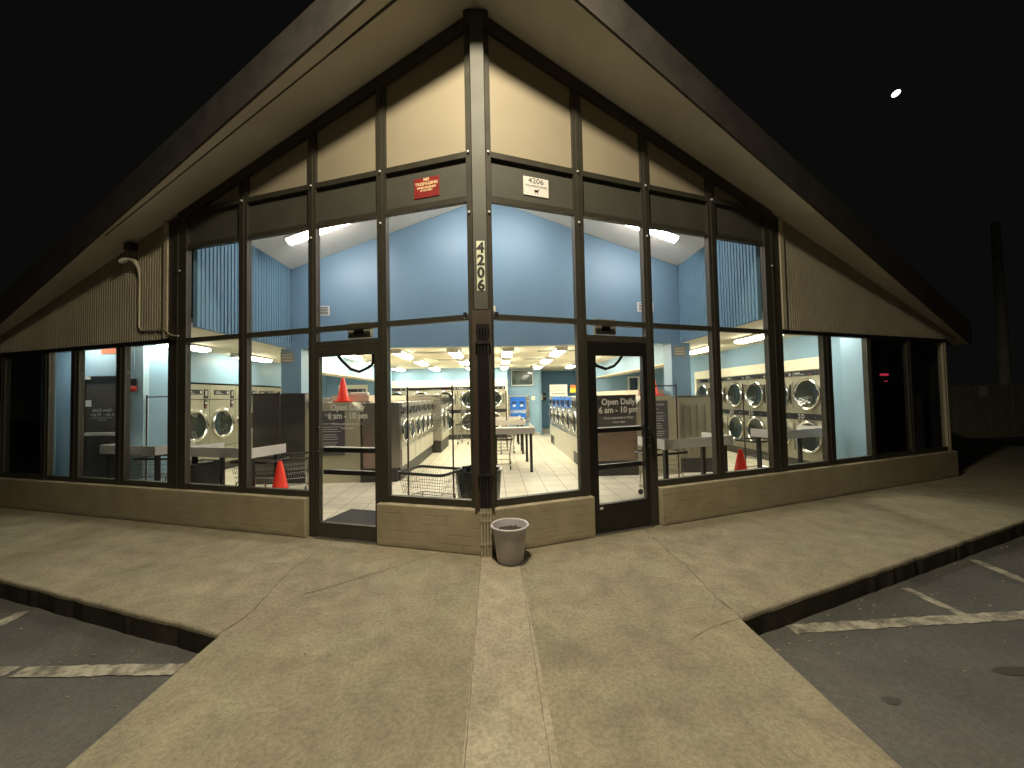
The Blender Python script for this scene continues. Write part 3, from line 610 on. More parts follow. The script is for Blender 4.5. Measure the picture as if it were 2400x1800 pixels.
for sx, lab in ((-1, 'light on the left slope of the white vaulted ceiling'), (1, 'light on the right slope of the white vaulted ceiling')):
    t = light_fixture(lab, (sx*3.0, 2.82, ZR-.047-SL*3.0), 0, 1.2, .20, VAULTM, None, 'lights on the vaulted ceiling')
    t.rotation_euler = Euler((0, sx*sa, 0)).to_matrix().to_4x4().to_euler(); m_ = Matrix.Rotation(sx*sa, 4, 'Y') @ Matrix.Rotation(PI/2, 4, 'Z'); t.rotation_euler = m_.to_euler()
for x, lab in ((-.75, 'unseen ceiling light added left of the ridge above the header board'), (.75, 'unseen ceiling light added right of the ridge above the header board')):
    t = light_fixture(lab, (x, 2.6, ZR-.047-SL*abs(x)), 0, 1.0, .28, VAULTM, None, 'lights on the vaulted ceiling'); sx = 1 if x > 0 else -1  # unseen pair added to brighten the middle of the gable wall
    t.rotation_euler = (Matrix.Rotation(sx*sa, 4, 'Y') @ Matrix.Rotation(PI/2, 4, 'Z')).to_euler()
DIMM = emis('fill_diffuser', (1.0, .94, .80), TUBE*.5)  # half-strength glow for two unseen lights added to brighten the aqua walls
light_fixture('unseen fill light added behind the far left window heads, before the exit door', (-6.92, 2.62, 2.80), R(72), .6, m=DIMM)
light_fixture('unseen fill light added behind the far right window heads', (5.95, 2.42, 2.80), R(-72), .8, m=DIMM)
# wall-pack at the tip of the roof
t = thing('floodlight', 'small floodlight on a long arm beyond the tip of the roof', 'floodlight', (0, YO-.03, ZR+.30))
b = MB(); b.tube([(0, 0, 0), (0, -.4, .42), (0, -1.28, .50)], .02, 8); b.build('arm', DARKM, t, True)
b = MB(); b.box(-.20, .20, -1.46, -1.10, .40, .50, .02); b.build('housing', DARKM, t)
b = MB(); b.box(-.16, .16, -1.42, -1.14, .385, .3995); b.build('lens', emis('flood_lens', (1, .85, .6), 10), t)
la = bpy.data.lights.new('flood', 'AREA'); la.shape = 'DISK'; la.size = .50; la.energy = WALLPACK; la.color = (1.0, .89, .645); la.spread = R(178)
lo = bpy.data.objects.new('flood', la); C.collection.objects.link(lo); lo.parent = t; lo.location = (0, -1.28, .37)
# ================================================================ machines
def bars(b, x0, x1, y, z, h=.012):     # little rows of marks: labels too small to read
    x = x0
    while x < x1:
        w = random.uniform(.012, .035); b.box(x, min(x+w, x1), y-.0015, y, z, z+h); x += w+.008
def porthole(t, cx, cz, r, deep=.035, handle='L', y0=0.0):
    M_ = Matrix.Translation((cx, y0, cz)) @ Matrix.Rotation(PI/2, 4, 'X')
    b = MB(); b.lathe([(r*.80, .0), (r*.98, .0), (r, deep*.4), (r*.98, deep*.8), (r*.92, deep), (r*.86, deep*.85), (r*.80, deep*.5)], 36, M_, cap=False); d = b.build('door_ring', CHROME, t, True)
    b = MB(); b.lathe([(r*.84, deep*.62), (r*.6, deep*.3), (r*.3, deep*.1), (.001, deep*.05)], 32, M_, cap=False); b.build('glass', DGLASS, d, True, recalc=True)
    hx = cx+(-r*1.0 if handle == 'L' else r*1.0)
    b = MB(); b.box(hx-.018, hx+.018, y0-.055, y0-.012, cz-.05, cz+.05, .006); b.build('latch', CHROME, d)
    return d
def washer(label, w, dp, h, r, cz, grp, blue=False, ph=.27, body=STEEL, side=None):
    t = thing('front_load_washer', label, 'washing machine', group=grp)
    b = MB(); b.box(-w/2+.004, w/2-.004, 0, dp, ph, h, .008); b.build('cabinet', body, t)
    b = MB(); b.box(-w/2+.004, w/2-.004, .02, dp-.03, .004, ph-.002); b.build('plinth', PLINTH if not blue else BASEC, t)
    b = MB(); b.box(-w/2+.012, w/2-.012, -.012, -.0005, ph+.01, cz-r-.10); b.build('lower_panel', BASEC, t)
    pz = h-.02-(h-cz-r)*.80
    b = MB(); b.prism([(-.03, pz), (-.0005, pz), (-.0005, h-.02), (-.008, h-.02)], 'x', -w/2+.02, w/2-.02); p = b.build('control_panel', BLUEM if blue else STEEL, t)
    b = MB(); b.box(-w*.34, -w*.04, -.036, -.03, pz+.03, h-.10); b.build('display', PANEL, p)
    b = MB(); b.box(w*.08, w*.16, -.038, -.03, pz+.03, h-.10); b.box(w*.24, w*.32, -.04, -.03, pz+.02, h-.08); b.build('coin_slot', PANEL, p)
    b = MB()
    for k in range(4): b.ball((-w*.3+.05*k, -.040, pz+.05), .009, 8)
    b.build('button', CHROME, p, True)
    porthole(t, 0, cz, r)
    return t
ordn = ['nearest', 'second', 'third', 'fourth', 'fifth', 'sixth', 'seventh', 'eighth']
# left island, right-hand row (fronts face +x)
w0 = washer('stainless washer nearest the window in the left island row', .62, .74, 1.575, .255, .985, 'washers in the left island row')
for k in range(6):
    lab = f'stainless round-door washer in the left island, {ordn[k]} from the window'
    if k == 0: w0.location = (-1.80, 4.01, 0); w0.rotation_euler = (0, 0, PI/2); w0['label'] = lab
    else: dup(w0, (-1.80, 4.01+.62*k, 0), PI/2, lab)
w1 = washer('x', .86, .98, 1.76, .33, 1.02, 'tall washers past the left island', ph=.36, body=STEEL)
for k, lab in enumerate(('tall stainless washer jutting out just past the left island row', 'tall stainless washer at the far end of the left island')):
    if k == 0: w1.location = (-1.555, 7.94, 0); w1.rotation_euler = (0, 0, PI/2); w1['label'] = lab
    else: dup(w1, (-1.555, 8.82, 0), PI/2, lab)
w2 = washer('x', .82, .97, 1.62, .275, 1.0, 'washers in the right island row', ph=.30)
wb = washer('x', .82, .97, 1.62, .275, 1.0, 'washers in the right island row', blue=True, ph=.30)
used = {}
for k in range(7):
    bl = k in (2, 3, 4, 5)
    src = wb if bl else w2
    lab = f'washer with {"a blue" if bl else "a steel"} control panel in the right island, {ordn[k]} from the window'
    loc = (1.98, 4.115+.82*k, 0)
    if src.name not in used: used[src.name] = 1; src.location = loc; src.rotation_euler = (0, 0, -PI/2); src['label'] = lab
    else: dup(src, loc, -PI/2, lab)
# island ends and utility bulkheads
def endcap(label, x0, x1, h, ch, y0=3.66, y1=4.12, loc=None):
    t = thing('island_end_panel', label, 'end panel')
    MB().prism([(x0, .004), (x1, .004), (x1, h-ch), (x1-ch, h), (x0+ch, h), (x0, h-ch)], 'y', y0, y1).build('panel', mat('endcap_beige', (.44, .41, .29), .5, 0, .04, 2), t)
    return t
EL = endcap('beige island end panel with clipped corners, right of the dark steel washer side', -3.68, -2.60, 1.60, .17)
ER = endcap('beige island end panel with clipped corners, left of the ribbed steel panel', 2.985, 3.885, 1.60, .17)
def notice_board(label, x0, x1, z0, z1, y, title, lines):
    t = thing('rules_sign', label, 'sign', (0, 0, 0), 0, 'rules signs on the island ends')
    MB().box(x0, x1, y-.012, y-.002, z0, z1, .002).build('board', SIGNGR, t)
    tt = text(title, .075, MARK, 'title', t, TM((x0+x1)/2, y-.0135, z1-.10)); tt2 = text('Please', .045, MARK, 'subtitle', t, TM((x0+x1)/2, y-.0135, z1-.18))
    b = MB(); z = z1-.26
    for ln in range(lines):
        bars(b, x0+.04, x1-.04-random.uniform(0, .12), y-.0125, z, .016); z -= .045 if ln % 3 else .065
        if z < z0+.05: break
    b.build('small_print', MARK, t); return t
notice_board('grey rules sign headed Welcome on the beige end panel left of the bronze door', -3.40, -2.90, .55, 1.43, 3.66, 'Welcome', 16)
notice_board('grey rules sign in Spanish headed Bienvenidos on the right beige end panel', 3.13, 3.645, .66, 1.50, 3.66, 'Bienvenidos', 15)
t = thing('washer_side_stand_in', 'thin dark stainless slab standing in for a big washer side at the left island end, reflecting the window', 'cabinet')  # thin slab in place of a large washer seen from the side
MB().box(-4.73, -3.70, 3.70, 3.885, .27, 1.79, .006).build('body', STEELD, t); MB().box(-4.70, -3.72, 3.72, 3.88, .004, .268).build('plinth', PLINTH, t); MB().box(-4.74, -3.60, 3.685, 3.89, 1.792, 1.80).build('lid', STEELD, t)
t = thing('washer_side_stand_in', 'dark stainless panels standing in for a washer side, seen through the black framed door', 'cabinet')  # thin panels in place of the side of the first washer
MB().box(2.0, 2.975, 3.62, 3.70, .98, 1.635, .006).build('upper_panel', STEELD, t); MB().box(2.0, 2.965, 3.64, 3.70, .29, .978, .004).build('lower_panel', mat('copper_steel', (.42, .33, .26), .30, .8, .12, 2, stretch=(1, 1, 5)), t); MB().box(1.99, 2.99, 3.60, 3.70, .004, .288).build('plinth', PLINTH, t)
t = thing('washer_side_stand_in', 'grey stainless panel standing in for a washer side, right of the left beige end panel', 'cabinet')  # thin panel in place of a washer side
MB().box(-2.55, -1.81, 3.64, 3.695, .27, 1.575, .006).build('panel', mat('soft_steel', (.36, .34, .31), .32, .75, .08, 1.5, stretch=(2, 1, .6)), t); MB().box(-2.59, -1.86, 3.62, 3.70, .004, .268).build('plinth', PLINTH, t)
t = thing('ribbed_panel', 'cream steel panel with four raised ribs at the right island end', 'panel')
MB().box(3.90, 4.62, 3.72, 3.89, .29, 1.575, .006).build('panel', BEIGEM, t)
b = MB()
for x in (4.02, 4.17, 4.31, 4.47): b.tube([(x, 3.715, .40), (x, 3.708, .45), (x, 3.708, 1.36), (x, 3.715, 1.40)], .014, 8)
b.build('rib', BEIGEM, t, True); MB().box(3.90, 4.66, 3.70, 3.88, .004, .285).build('plinth', PLINTH, t); MB().box(3.89, 4.63, 3.71, 3.895, 1.577, 1.59).build('lid', STEELD, t)
for x0, x1, nm in ((-3.62, -2.56, 'left'), (2.97, 3.80, 'right')):
    t = thing('utility_bulkhead', f'long beige utility casing running down the middle of the {nm} island', 'casing')
    MB().box(x0, x1, 4.125, 7.42 if x0 < 0 else 9.4, .004, 1.60).build('casing', STEEL, t); MB().box(x0+.25, x1-.02, 4.13, 7.42 if x0 < 0 else 9.4, 1.602, 1.735, .01).build('cap', mat('cap_peach', (.62, .50, .36), .5, 0, .05, 2), t)
# big washers on the left wall (fronts face +x at x=-6.5)
def big_washer(label):
    t = thing('large_dryer', label, 'dryer', group='large dryers along the left wall'); w, h = .85, 2.06
    MB().box(-w/2+.003, w/2-.003, 0, 1.0, .20, h, .006).build('cabinet', BEIGEM, t); MB().box(-w/2, w/2, .03, .9, .004, .198).build('plinth', PLINTH, t)
    MB().box(-w/2+.003, w/2-.003, -.012, 0, 1.73, h-.004, .003).build('header_panel', BEIGEM, t)
    p = MB().box(-w*.36, w*.22, -.02, -.0125, 1.83, 1.94).build('display_panel', PANEL, t)
    b = MB(); bars(b, -w*.31, -w*.12, -.0205, 1.885, .02); bars(b, -w*.31, -w*.05, -.0205, 1.855, .01); b.box(w*.14, w*.19, -.022, -.0205, 1.86, 1.91); b.build('marking', MARK, p)
    c = MB().box(w*.28, w*.42, -.024, -.0125, 1.75, 1.95).build('coin_box', PANEL, t); b = MB(); b.box(w*.31, w*.38, -.028, -.0245, 1.80, 1.92); b.build('coin_slot', STEEL, c)
    b = MB(); b.box(w*.31, w*.39, -.016, -.0005, 1.52, 1.70); b.build('decal', PANEL, t); b = MB(); b.box(w*.33, w*.37, -.018, -.0165, 1.62, 1.67); b.build('decal', MARK, t)
    b = MB(); b.box(w*.33, w*.37, -.018, -.0165, 1.54, 1.57); b.build('decal', REDM, t)
    MB().box(-w/2+.004, w/2-.004, -.006, -.0003, 1.715, 1.728).build('seam', DARKM, t)
    MB().box(-w/2+.02, w/2-.02, -.006, -.0003, .60, .612).build('seam', DARKM, t)
    porthole(t, -.01, 1.15, .36, .05, 'R'); return t
g = big_washer('x')
for k in range(5):
    lab = f'large beige dryer on the left wall, {ordn[k]} from the window'
    if k == 0: g.location = (-6.5, 4.56, 0); g.rotation_euler = (0, 0, PI/2); g['label'] = lab
    else: dup(g, (-6.5, 4.56+.855*k, 0), PI/2, lab)
# stack dryers
def stack_dryer(label, w, grp, r=.30, zs=1.0):
    t = thing('stacked_dryer', label, 'dryer', group=grp)
    MB().box(-w/2+.003, w/2-.003, 0, .95, .20, 2.065, .005).build('cabinet', BEIGEM, t); MB().box(-w/2, w/2, .03, .9, .004, .198).build('plinth', PLINTH, t)
    p = MB().box(-w/2+.02, w*.17, -.016, -.0005, 1.95, 2.05, .002).build('display_panel', PANEL, t)
    b = MB(); bars(b, -w*.44, -w*.25, -.0165, 2.005, .02); bars(b, -w*.44, -w*.12, -.0165, 1.975, .009); b.build('marking', MARK, p); b = MB(); bars(b, 0, w*.1, -.0165, 1.975, .009); b.build('marking', REDM, p)
    c = MB().box(w*.20, w/2-.02, -.016, -.0005, 1.95, 2.05, .002).build('coin_panel', PANEL, t); b = MB(); b.box(w*.36, w*.42, -.020, -.0165, 1.965, 2.03); b.build('coin_slot', STEEL, c)
    p = MB().box(-w/2+.004, w/2-.004, -.02, -.0005, 1.045, 1.17, .002).build('middle_panel', PANEL, t)
    b = MB()
    for a in range(8):
        an = a*PI/4; x, z = -w*.22+.036*math.cos(an), 1.11+.036*math.sin(an); b.ball((x, -.022, z), (.011, .004, .011), 6)
    b.box(-w*.36, -w*.31, -.0225, -.0205, 1.125, 1.15); b.box(-w*.36, -w*.31, -.0225, -.0205, 1.06, 1.095); b.build('dial_marks', MARK, p, True)
    b = MB(); b.ball((w*.18, -.024, 1.105), .012, 8); b.ball((w*.32, -.022, 1.10), .007, 8); b.build('knob', CHROME, p, True)
    MB().box(-w*.36, -w*.29, -.014, -.0005, .93, 1.01, .002).build('coin_return', PANEL, t)
    for cz in (1.575, .70):
        q = MB().box(-w/2+.035, w/2-.035, -.026, -.0005, cz-.30, cz+.26, .004).build('door_plate', BEIGEM, t)
        d = porthole(t, -.01, cz, r, .06, 'L', -.0275)
    MB().box(w*.40, w*.43, -.05, -.027, 1.36, 1.78, .004).build('door_pull', DARKM, t)
    return t
s = stack_dryer('x', .80, 'stacked dryers along the right wall', .335)
ys = [3.46, 4.26, 5.06, 5.86, 6.66, 7.46]
for k, y in enumerate(ys):
    lab = f'stacked double dryer on the right wall, {ordn[k]} from the window'
    if k == 0: s.location = (6.5, y, 0); s.rotation_euler = (0, 0, -PI/2); s['label'] = lab
    else: dup(s, (6.5, y, 0), -PI/2, lab)
dup(s, (6.5, 8.98, 0), -PI/2, 'stacked double dryer deep on the right wall past a blue gap'); dup(s, (6.5, 9.8, 0), -PI/2, 'stacked double dryer deepest on the right wall')
s2 = stack_dryer('x', .945, 'stacked dryers along the back wall', .355)
for k, x in enumerate((-3.79, -2.845, -1.9, -.955, -.01)):
    lab = f'stacked double dryer on the back wall, {["leftmost","second from the left","third from the left","behind the corner post, fourth from the left","rightmost beside the blue change machine"][k]}'
    if k == 0: s2.location = (x, 11.0, 0); s2['label'] = lab
    else: dup(s2, (x, 11.0, 0), 0, lab)
dup(s2, (-5.45, 11.0, 0), 0, 'stacked double dryer in a cream frame in the far left corner')
ip('dryer_surround', TRIM, (-4.30, .53, 10.97, 11.02, 2.07, 2.33), (.465, .53, 10.97, 11.02, .004, 2.069), (-4.30, -4.265, 10.97, 11.02, .004, 2.069))
ip('dryer_surround', TRIM, (-6.02, -4.9, 10.97, 11.02, 2.07, 2.22), (-6.02, -5.925, 10.97, 11.02, .004, 2.069), (-4.975, -4.9, 10.97, 11.02, .004, 2.069))
ip('back_wall', AQUA, (-4.30, .53, 11.021, 11.89, 2.075, 2.799), (.49, .53, 11.021, 11.89, .004, 2.07))
ip('back_wall', BLUE, (-6.49, -4.90, 11.03, 11.89, 2.225, 2.799), (-6.49, -6.021, 11.03, 11.1, .004, 2.22)); ip('back_wall', AQUA, (-4.89, -4.301, 10.96, 11.89, .004, 2.799))
# ================================================================ tables
def table(label, L, Dp, z, ap, grp, three=True, T=TABLE):
    t = thing('folding_table', label, 'table', group=grp)
    # local: near long edge on y=0, table reaches +y; rails on the near edge and both ends
    MB().box(.012, L-.012, .012, Dp, z-ap+.01, z-ap+.035).build('tabletop', T, t)
    b = MB(); b.box(0, L, -.001, .018, z-ap, z, .002); b.build('rail', T, t)
    b = MB(); b.box(0, .018, .019, Dp, z-ap, z, .002); b.build('rail', T, t)
    b = MB(); b.box(L-.018, L, .019, Dp, z-ap, z, .002); b.build('rail', T, t)
    for x in (.09, L-.09):
        for y in (.09, Dp-.09):
            b = MB(); b.box(x-.028, x+.028, y-.028, y+.028, .02, z-ap+.009); b.box(x-.035, x+.035, y-.035, y+.035, .005, .02); b.build('leg', BLACKP, t)
    return t
T0 = table('white folding table at the window right of the black framed door', 1.34, .61, .965, .145, 'folding tables by the window')
T0.location = (2.582, 1.416, 0); T0.rotation_euler = (0, 0, R(17.5))
def ltab(n, ang, lab):        # near right corner n, table runs to the left
    a = R(ang); d = Vector((math.cos(a), math.sin(a))); o_ = Vector(n)-d*1.34
    return dup(T0, (o_.x, o_.y, 0), a, lab)
ltab((-3.457, 1.63), -18.2, 'white folding table at the window left of the bronze framed door')
ltab((-5.34, 2.24), -18.2, 'white folding table in front of the glass exit door at far left')
dup(T0, (5.02, 2.25, 0), R(20), 'white folding table in front of the stacked dryers at far right')
T1 = table('wide folding table nearest the window in the middle of the room', .95, 1.5, .968, .13, 'folding tables down the middle aisle', T=mat('table_grey', (.50, .45, .40), .4, 0, .03, 3))
T1.location = (0, 4.144, 0)
T2 = table('second folding table down the middle aisle', .95, .8, .96, .13, 'folding tables down the middle aisle', T=MATS['table_grey']); T2.location = (-.02, 6.75, 0)
dup(T2, (-.03, 8.95, 0), 0, 'third folding table down the middle aisle, nearest the back dryers')
# ================================================================ carts
def cart(label, grp, rack=True, L=.76, Wd=.48, z1=.69, z0=.36, rm=DARKM):
    t = thing('laundry_cart', label, 'laundry cart', group=grp)
    def rect(l, w, z, r=.07):
        P = []
        for cx, cy, a0 in ((l/2-r, w/2-r, 0), (-l/2+r, w/2-r, 90), (-l/2+r, -w/2+r, 180), (l/2-r, -w/2+r, 270)):
            for k in range(4): a = R(a0+k*30); P.append((cx+r*math.cos(a), cy+r*math.sin(a), z))
        return P
    MB().tube(rect(L, Wd, z1), .017, 8, True).build('rim', BLACKP, t, True)
    b = MB(); lv = 5
    for i in range(lv):
        f = i/(lv-1); z = z0+(z1-.02-z0)*f; sc_ = .80+.18*f; b.tube(rect(L*sc_, Wd*sc_, z, .05), .0026 if i else .005, 5, True)
    n = 17
    for i in range(n):
        f = -1+2*i/(n-1)
        for sy in (-1, 1):
            b.tube([(f*L*.5*.80*.93, sy*Wd*.5*.80, z0), (f*L*.5*.98*.93, sy*Wd*.5*.98, z1-.02)], .0019, 4)
    for i in range(11):
        f = -1+2*i/10
        for sx in (-1, 1): b.tube([(sx*L*.5*.80, f*Wd*.5*.80*.9, z0), (sx*L*.5*.98, f*Wd*.5*.98*.9, z1-.02)], .0019, 4)
        b.tube([(-L*.4, f*Wd*.36, z0), (L*.4, f*Wd*.36, z0)], .0019, 4)
    b.build('basket', WIRE, t)
    b = MB(); b.tube(rect(L*.86, Wd*.86, .14, .05), .012, 6, True); b.build('base_frame', CHROME, t, True)
    for sx in (-1, 1):
        for sy in (-1, 1):
            x, y = sx*L*.40, sy*Wd*.38
            b = MB(); b.tube([(x, y, .085), (x, y, .17), (x*.92, y, z0+.01)], .011, 6); l_ = b.build('leg', CHROME, t, True)
            b = MB(); b.lathe([(.01, -.014), (.042, -.014), (.045, 0), (.042, .014), (.01, .014)], 16, Matrix.Translation((x, y-.01, .05)) @ Matrix.Rotation(PI/2, 4, 'X')); b.build('caster', BLACKP, l_, True)
    if rack:
        for sx in (-1, 1): MB().tube([(sx*(L/2+.005), 0, .13), (sx*(L/2+.005), 0, 1.80)], .011, 8).build('rack_pole', rm, t, True)
        MB().tube([(-(L/2+.005), 0, 1.765), ((L/2+.005), 0, 1.765)], .010, 8).build('hanging_bar', rm, t, True)
    return t
K0 = cart('x', 'wire laundry carts', True, .70, .48, .70, .37, MAROON)
K0.location = (-.735, .93, .005); K0.rotation_euler = (0, 0, R(-26)); K0['label'] = 'wire laundry cart with hanging rack beside the black trash can at the corner'
K1 = cart('wire cart without a rack, pushed under the nearest middle table', 'wire laundry carts without racks', False)
K1.location = (.22, 4.78, .005); K1.rotation_euler = (0, 0, R(90))
dup(K0, (2.78, 2.02, .005), R(18), 'wire cart with hanging rack under the white table right of the black door')
dup(K0, (-3.70, 2.25, .005), R(-12), 'wire cart with hanging rack under the white table left of the bronze door')
dup(K1, (-3.35, 2.66, .005), R(-60), 'empty wire cart standing just behind the left window table')
dup(K0, (-5.78, 2.92, .005), R(-10), 'wire cart with hanging rack under the far left table')
dup(K0, (5.2, 3.2, .005), R(20), 'wire cart with hanging rack before the right wall dryers')
dup(K0, (.40, 7.9-.75, .005), R(90), 'wire cart with tall rack far back, in front of the blue change machine')
dup(K0, (-1.05, 9.6, .005), R(80), 'wire cart with dark rack in the aisle beside the tall washers')
# ================================================================ bins, cones, pot
t = thing('trash_can', 'round trash can lined with a black bag, behind the corner post', 'trash can', (-.12, 1.16, .004))
b = MB(); b.lathe([(.24, 0), (.29, .64), (.28, .64), (.23, .02)], 32, cap=True); b.build('can', mat('can_grey', (.05, .055, .06), .5), t, True)
b = MB(); random.seed(5); prof = [(.262, .05), (.275, .2), (.287, .38), (.303, .5), (.315, .62), (.318, .67), (.305, .675), (.285, .66), (.27, .55), (.25, .4)]
rings = []; seg = 64
for r_, z_ in prof:
    rings.append([b.bm.verts.new(((r_+.006*math.sin(a*11+z_*9)+.004*math.sin(a*23+z_*31))*math.cos(2*PI*k/seg), (r_+.006*math.sin(a*11+z_*9))*math.sin(2*PI*k/seg), z_+.006*math.sin(a*5))) for k in range(seg) for a in [2*PI*k/seg]])
for A, B in zip(rings, rings[1:]):
    for k in range(seg): b.bm.faces.new((A[k], A[(k+1) % seg], B[(k+1) % seg], B[k]))
b.build('bin_bag', BAG, t, True)
t = thing('trash_can', 'square black bagged bin under the left window table, half hidden', 'trash can', (-4.62, 2.18, .004), R(-18))
b = MB(); b.hexa([(-.17, -.17, 0), (.17, -.17, 0), (.17, .17, 0), (-.17, .17, 0), (-.21, -.21, .70), (.21, -.21, .70), (.21, .21, .70), (-.21, .21, .70)]); b.build('bin_bag', BAG, t)
b = MB(); b.tube([(-.21, -.21, .70), (.21, -.21, .70), (.21, .21, .70), (-.21, .21, .70)], .012, 6, True); b.build('rim', BLACKP, t, True)
def cone(label, loc, h=.70, r=.13):
    t = thing('traffic_cone', label, 'traffic cone', loc, R(15), 'orange traffic cones')
    b = MB(); b.lathe([(r, .028), (r*.98, .04), (.032, h-.012), (.026, h), (.018, h), (.024, h-.02)], 28, cap=True); b.build('cone_body', CONE, t, True)
    b = MB(); b.box(-r*1.35, r*1.35, -r*1.35, r*1.35, 0, .028, .01); b.build('base', CONE, t); return t
cA = cone('orange cone standing in front of the cart left of the bronze framed door', (-3.18, 1.88, .004), .73, .17)
dup(cA, (4.0, 1.87, .004), R(15), 'orange cone behind the right windows, between the two white tables')
cB = cone('orange cone standing on top of the left beige end panel', (-3.03, 3.90, 1.603), .50, .125)
dup(cB, (3.44, 3.90, 1.603), R(15), 'orange cone on top of the right end panel, mostly hidden by a door frame')
t = thing('plant_pot', 'pale plastic plant pot of soil standing outside at the corner post', 'plant pot', (.26, -.222, .004))
b = MB(); b.lathe([(.125, .0), (.135, .012), (.165, .30), (.168, .33), (.192, .338), (.196, .352), (.188, .362), (.172, .357), (.165, .32), (.158, .22)], 48, cap=False); b.bm.faces.ensure_lookup_table(); b.build('pot', POT, t, True)
b = MB(); b.lathe([(.134, .004), (.001, .004)], 40, cap=False); b.build('bottom', POT, t)
b = MB(); b.lathe([(.161, .285), (.12, .292), (.06, .30), (.001, .298)], 40, cap=False); b.build('soil', SOIL, t, True)
b = MB(); random.seed(9)
for k in range(60):
    a = random.uniform(0, 2*PI); q = random.uniform(0, .14); r_ = random.uniform(.004, .011); b.ball((q*math.cos(a), q*math.sin(a), .298), (r_, r_, r_*.8), 6)
b.build('soil_clods', SOIL, t)
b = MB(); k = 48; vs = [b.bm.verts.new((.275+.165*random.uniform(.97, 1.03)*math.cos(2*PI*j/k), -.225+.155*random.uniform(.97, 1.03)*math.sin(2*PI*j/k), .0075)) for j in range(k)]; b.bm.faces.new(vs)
b.build('pot_shadow', mat('pot_shade', (.06, .05, .038), .6, 0, .3, 12), PAVE, recalc=False)  # dark disc painted on the slab as the shadow round the pot
# door mats
t = MB().box(-.55, .55, -.35, .35, .005, .016, .003).build('door_mat', mat('mat_black', (.03, .032, .036), .9, 0, .1, 20, .3, 90)); t.location = (-1.65, 1.25, 0); t.rotation_euler = (0, 0, -ANG); tag(t, 'dark rubber mat on the tiles inside the bronze framed door', 'door mat')
t = MB().box(-.30, .30, -.22, .22, .005, .016, .003).build('door_mat', MATS['mat_black']); t.location = (1.62, .98, 0); t.rotation_euler = (0, 0, ANG); tag(t, 'dark rubber mat on the tiles inside the black framed door', 'door mat')
# ================================================================ signs
def on_wall(sx, name, label, cat, grp=None): return thing(name, label, cat, (0, 0, 0), sx*ANG, grp)
t = on_wall(-1, 'no_trespassing_sign', 'red no trespassing sign with cream lettering on the header board', 'sign')
MB().box(-.790, -.472, -.008, -.002, 3.935, 4.165, .002).build('board', SIGNRED, t)
local_text(-1, 'NO', .045, .631, .009, 4.128, YTEXT, t, 'title', bold=.002); local_text(-1, 'TRESPASSING', .050, .631, .009, 4.078, YTEXT, t, 'title', bold=.001, sxx=.95)
local_text(-1, 'WHEN BUSINESS', .032, .631, .009, 4.040, YTEXT, t, 'title', bold=.001); local_text(-1, 'IS CLOSED', .032, .631, .009, 4.008, YTEXT, t, 'title', bold=.001)
t = on_wall(1, 'street_number_sign', 'white sign with black 4206 and a small cart emblem on the header board', 'sign')
MB().box(.526, .842, -.010, -.002, 3.95, 4.168, .006).build('board', SIGNWH, t)
local_text(1, '4206', .085, .684, .011, 4.098, BLK, t, 'number', sxx=1.15); local_text(1, 'WILLIAMSON ROAD', .030, .684, .011, 4.055, BLK, t, 'street_name')
b = MB(); z = 3.975
b.prism([(.655, z+.045), (.715, z+.05), (.707, z+.02), (.664, z+.02)], 'y', -.0115, -.0105); b.box(.712, .722, -.0115, -.0105, z+.05, z+.062); b.box(.668, .676, -.0115, -.0105, z, z+.012); b.box(.695, .703, -.0115, -.0105, z, z+.012); b.build('cart_emblem', BLK, t)
t = thing('house_number_stickers', 'vertical 4206 number stickers, black on cream, on the corner post', 'number sign')
for k, ch in enumerate('4206'):
    zt_ = 3.308-k*.1338; q = MB().box(-.032, .054, -.1035, -.1005, zt_-.132, zt_).build('sticker', NUMBG, t)
    text(ch, .155, BLK, 'digit', q, TM(.011, -.1042, zt_-.124), sx=1.0, bold=.006)
for sx, xs in ((-1, (-4.285, -4.02)), (1, (3.925, 4.175))):
    t = thing('notice_plate', f'small taupe notice plate with three lines high on the {"left" if sx < 0 else "right"} blue column', 'sign', group='notice plates on the columns')
    MB().box(xs[0], xs[1], 3.89, 3.90, 2.44, 2.64, .002).build('plate', SIGNTAU, t)
    b = MB()
    for z in (2.585, 2.53, 2.47): bars(b, xs[0]+.03, xs[1]-.03, 3.8895, z, .018)
    b.build('lettering', MARK, t)
for x, lab in ((-3.40, 'left'), (3.34, 'right')):
    t = thing('air_vent', f'white louvred air vent on the blue gable wall, {lab} side', 'vent', group='air vents')
    wv = .11 if x < 0 else .17
    MB().box(x-wv, x+wv, 3.885, 3.90, 3.395, 3.60, .003).build('frame', WHITEP, t)
    b = MB()
    for k in range(5): b.box(x-wv+.03, x+wv-.03, 3.880, 3.885, 3.425+k*.033, 3.440+k*.033)
    b.build('louvre', DARKM, t)
t = MB().box(.075, .15, 3.87, 3.90, 3.44, 3.56, .004).build('thermostat', TRIM); tag(t, 'small cream box on the blue gable wall beside the corner post', 'wall box')
